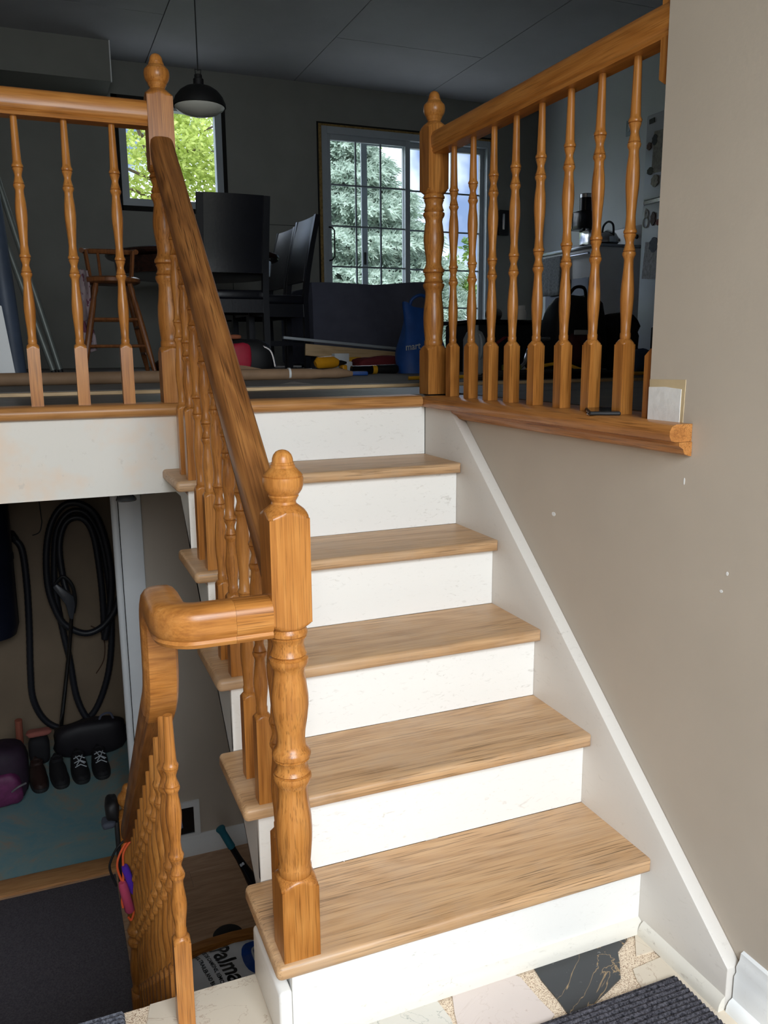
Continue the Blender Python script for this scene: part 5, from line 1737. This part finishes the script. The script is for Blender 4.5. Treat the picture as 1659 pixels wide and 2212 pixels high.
# phone lying on the ledge
ph_ = thing('smartphone', 'black smartphone lying on the oak ledge between balusters', 'phone', (0.06, .26, 1.1375))
_r = Matrix.Rotation(-.55, 3, 'Z')
MB().obox((.046, .270, 1.1415), (.068, .140, .008), _r).build('phone_body', 'black', ph_, bevel=.003, seg=3)
MB().obox((.046, .270, 1.1459), (.062, .134, .0006), _r).build('screen', 'black_gloss', ph_, smooth=False)
for q in (-.03, 0.0, .015):
    c = Vector((.046, .270, 1.1415)) + _r @ Vector((-.0345, q, 0))
    MB().obox(c, (.002, .012, .003), _r).build('side_button', 'chrome', ph_, smooth=False)

# ================================================================== OUTDOORS
def leafmat(name, a, b, rough=.6, trans=.3):
    m = NT(name, rough)
    v = m.coord(True)
    c = m.ramp(m.noise(v, 6, 3), [(.3, a), (.7, b)])
    m.color(c)
    m.b.inputs['Subsurface Weight'].default_value = 0.0
    tr = m.n.new('ShaderNodeBsdfTranslucent')
    m.link(c, tr.inputs[0])
    mx = m.n.new('ShaderNodeMixShader')
    mx.inputs[0].default_value = trans
    m.link(m.b.outputs[0], mx.inputs[1])
    m.link(tr.outputs[0], mx.inputs[2])
    m.link(mx.outputs[0], m.n['Material Output'].inputs['Surface'])
    return m.m


ZG = 0.35
struct('ground', MB().box(-40, 60, 6.4, 70, ZG - .2, ZG), plain('lawn', S(112, 122, 84), .9, var=.25, scale=3), 'lawn outside the patio door', smooth=False)
struct('ground_bounce_slab', MB().box(-2, 8, 6.2, 9.2, ZG, ZU - .12), plain('pale_bounce_concrete', S(176, 174, 168), .85, var=.1, scale=4), 'added pale concrete slab outside the patio door bouncing light indoors', smooth=False)  # slab added to bounce neutral light into the upper room
struct('ground_front', MB().box(-30, 30, -40, -2.55, -.4, -.12), plain('front_lawn', S(112, 122, 84), .9, var=.25, scale=3), 'front yard outside the entry doorway', smooth=False)
nh = thing('sky_blocker_house', 'unseen brick house added across the front yard to block low sky', 'house', (-1, -11, -.12))  # unseen, added to keep low sky light out of the entry doorway
MB().box(-16, 14, -14, -11, -.12, 4.6).build('facade', plain('brown_brick', S(126, 96, 82), .9, var=.2, scale=20), nh, smooth=False)
MB().prism([(-10.6, 4.6), (-14.4, 4.6), (-14.4, 4.8), (-12.5, 6.6), (-10.6, 4.8)], 'x', -16.5, 14.5).build('roof', plain('grey_shingle', S(84, 82, 82), .9), nh, smooth=False)
M['bark'] = plain('bark', S(92, 78, 64), .9, var=.3, scale=12)
sp = thing('spruce_tree', 'blue green spruce filling the left part of the patio door', 'tree', (3.35, 11.6, ZG))
MB().lathe([(0, .16), (2.5, .10), (4.6, .02)], (3.35, 11.6, ZG), 10).build('trunk', 'bark', sp)
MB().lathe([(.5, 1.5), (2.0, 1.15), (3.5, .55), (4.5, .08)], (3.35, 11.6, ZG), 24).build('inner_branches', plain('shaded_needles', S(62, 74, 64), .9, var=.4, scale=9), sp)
rs_ = random.Random(3)
vs, fs = [], []
apex = 5.15
for k in range(15000):
    zz = ZG + .5 + (apex - ZG - .5) * (1 - math.sqrt(rs_.random()))
    R_ = .78 * (apex - zz) + .1
    R_ = min(R_, 2.35)
    u = rs_.uniform(0, 2 * PI)
    lay = .86 + .14 * math.sin(zz * 13 + 2 * math.sin(u * 3))
    q = R_ * lay * (rs_.uniform(.55, 1.0) ** .4)
    c = Vector((3.35 + q * math.cos(u), 11.6 + q * math.sin(u), zz - q * .10))
    ax = Vector((math.cos(u), math.sin(u), rs_.uniform(-.1, .45))).normalized()
    s_ = ax.cross(Vector((0, 0, 1))).normalized()
    t2 = s_.cross(ax)
    L_ = rs_.uniform(.12, .22)
    for w in range(9):
        an = 2 * PI * w / 9 + rs_.uniform(-.3, .3)
        side = (s_ * math.cos(an) + t2 * math.sin(an))
        o_ = c + ax * L_ * (w / 9 - .3)
        tip = o_ + (ax * .75 + side * .8) * rs_.uniform(.07, .12)
        wd = side.cross(ax) * .013
        b = len(vs)
        vs += [o_ - wd, o_ + wd, tip + wd * .5, tip - wd * .5]
        fs.append((b, b + 1, b + 2, b + 3))
fo = MB().add(vs, fs)
me = bpy.data.meshes.new('foliage')
me.from_pydata([tuple(v) for v in fo.v], [], fo.f)
o = put('foliage', me, leafmat('spruce_needles', S(120, 142, 124), S(196, 212, 196), .5, .3), sp)
o['kind'] = 'stuff'


def leafy(name, label, c, rx, ry, rz, nleaf, mat, seed, size=.055):
    r_ = random.Random(seed)
    t = thing(name, label, 'tree', (c[0], c[1], ZG))
    MB().tube([(c[0], c[1], ZG), (c[0] + .1, c[1], c[2] - rz * .6), (c[0] - .05, c[1], c[2] + rz * .3)], [.12, .09, .03], 10).build('trunk', 'bark', t)
    for q in range(7):
        an = r_.uniform(0, 2 * PI)
        e = Vector((c[0] + rx * .75 * math.cos(an), c[1] + ry * .75 * math.sin(an), c[2] + r_.uniform(-.3, .7) * rz))
        s0 = Vector((c[0] + .05, c[1], c[2] + r_.uniform(-.6, .1) * rz))
        MB().tube([s0, (s0 + e) / 2 + Vector((0, 0, .12)), e], [.04, .025, .008], 6).build('branch', 'bark', t)
    vs, fs = [], []
    cl = [(Vector((r_.gauss(0, .5), r_.gauss(0, .5), r_.gauss(0, .5)))) for _ in range(60)]
    for k in range(nleaf):
        d = r_.choice(cl) + Vector((r_.gauss(0, .13), r_.gauss(0, .13), r_.gauss(0, .13)))
        p_ = Vector((c[0] + rx * d.x, c[1] + ry * d.y, c[2] + rz * d.z))
        a = Vector((r_.uniform(-1, 1), r_.uniform(-1, 1), r_.uniform(-.6, .6))).normalized()
        b_ = a.cross(Vector((r_.uniform(-1, 1), r_.uniform(-1, 1), r_.uniform(-1, 1)))).normalized()
        s_ = size * r_.uniform(.7, 1.3)
        i0 = len(vs)
        vs += [p_ - a * s_, p_ - b_ * s_ * .5, p_ + a * s_, p_ + b_ * s_ * .5]
        fs.append((i0, i0 + 1, i0 + 2, i0 + 3))
    me = bpy.data.meshes.new('foliage')
    me.from_pydata([tuple(v) for v in vs], [], fs)
    o = put('foliage', me, mat, t)
    o['kind'] = 'stuff'
    return t


M['leaf_lime'] = leafmat('bright_spring_leaves', S(150, 170, 70), S(212, 222, 132), .55, .4)
M['leaf_green'] = leafmat('mid_green_leaves', S(70, 108, 48), S(140, 168, 84), .55, .35)
leafy('maple_tree', 'bright green leafy tree seen through the small window', (1.30, 15.2, 4.65), 1.7, 1.2, 1.75, 11000, M['leaf_lime'], 5)
leafy('garden_shrub', 'green shrub seen through the right end of the patio door', (6.25, 13.3, 2.25), .45, .35, .75, 5000, M['leaf_green'], 6)
leafy('tall_ash_tree', 'tall green tree rising behind the spruce', (4.6, 19.5, 5.8), 2.0, 1.2, 1.3, 7000, M['leaf_green'], 8)
leafy('reflected_birch', 'bright green tree to the left of the garden', (-6.5, 12.0, 3.6), 1.9, 1.4, 1.9, 7000, M['leaf_lime'], 9)
gf = thing('garden_fence', 'low pale picket fence at the bottom right of the patio door', 'fence', (6.0, 14.4, ZG))
MB().box(3.0, 9.5, 14.38, 14.42, 1.72, 1.80).build('top_rail', plain('red_brown_stain', S(120, 70, 58), .7), gf)
M['picket'] = plain('pale_picket', S(196, 190, 176), .8)
pkm = MB().prism([(-.04, 0), (.04, 0), (.04, 1.33), (0, 1.36), (-.04, 1.33)], 'y', 0, .02).mesh('picket', smooth=False)
for i in range(60):
    put('picket', pkm, 'picket', gf, (3.05 + i * .107, 14.42, ZG))

for o in bpy.data.objects:
    if '_local' in o:
        del o['_local']
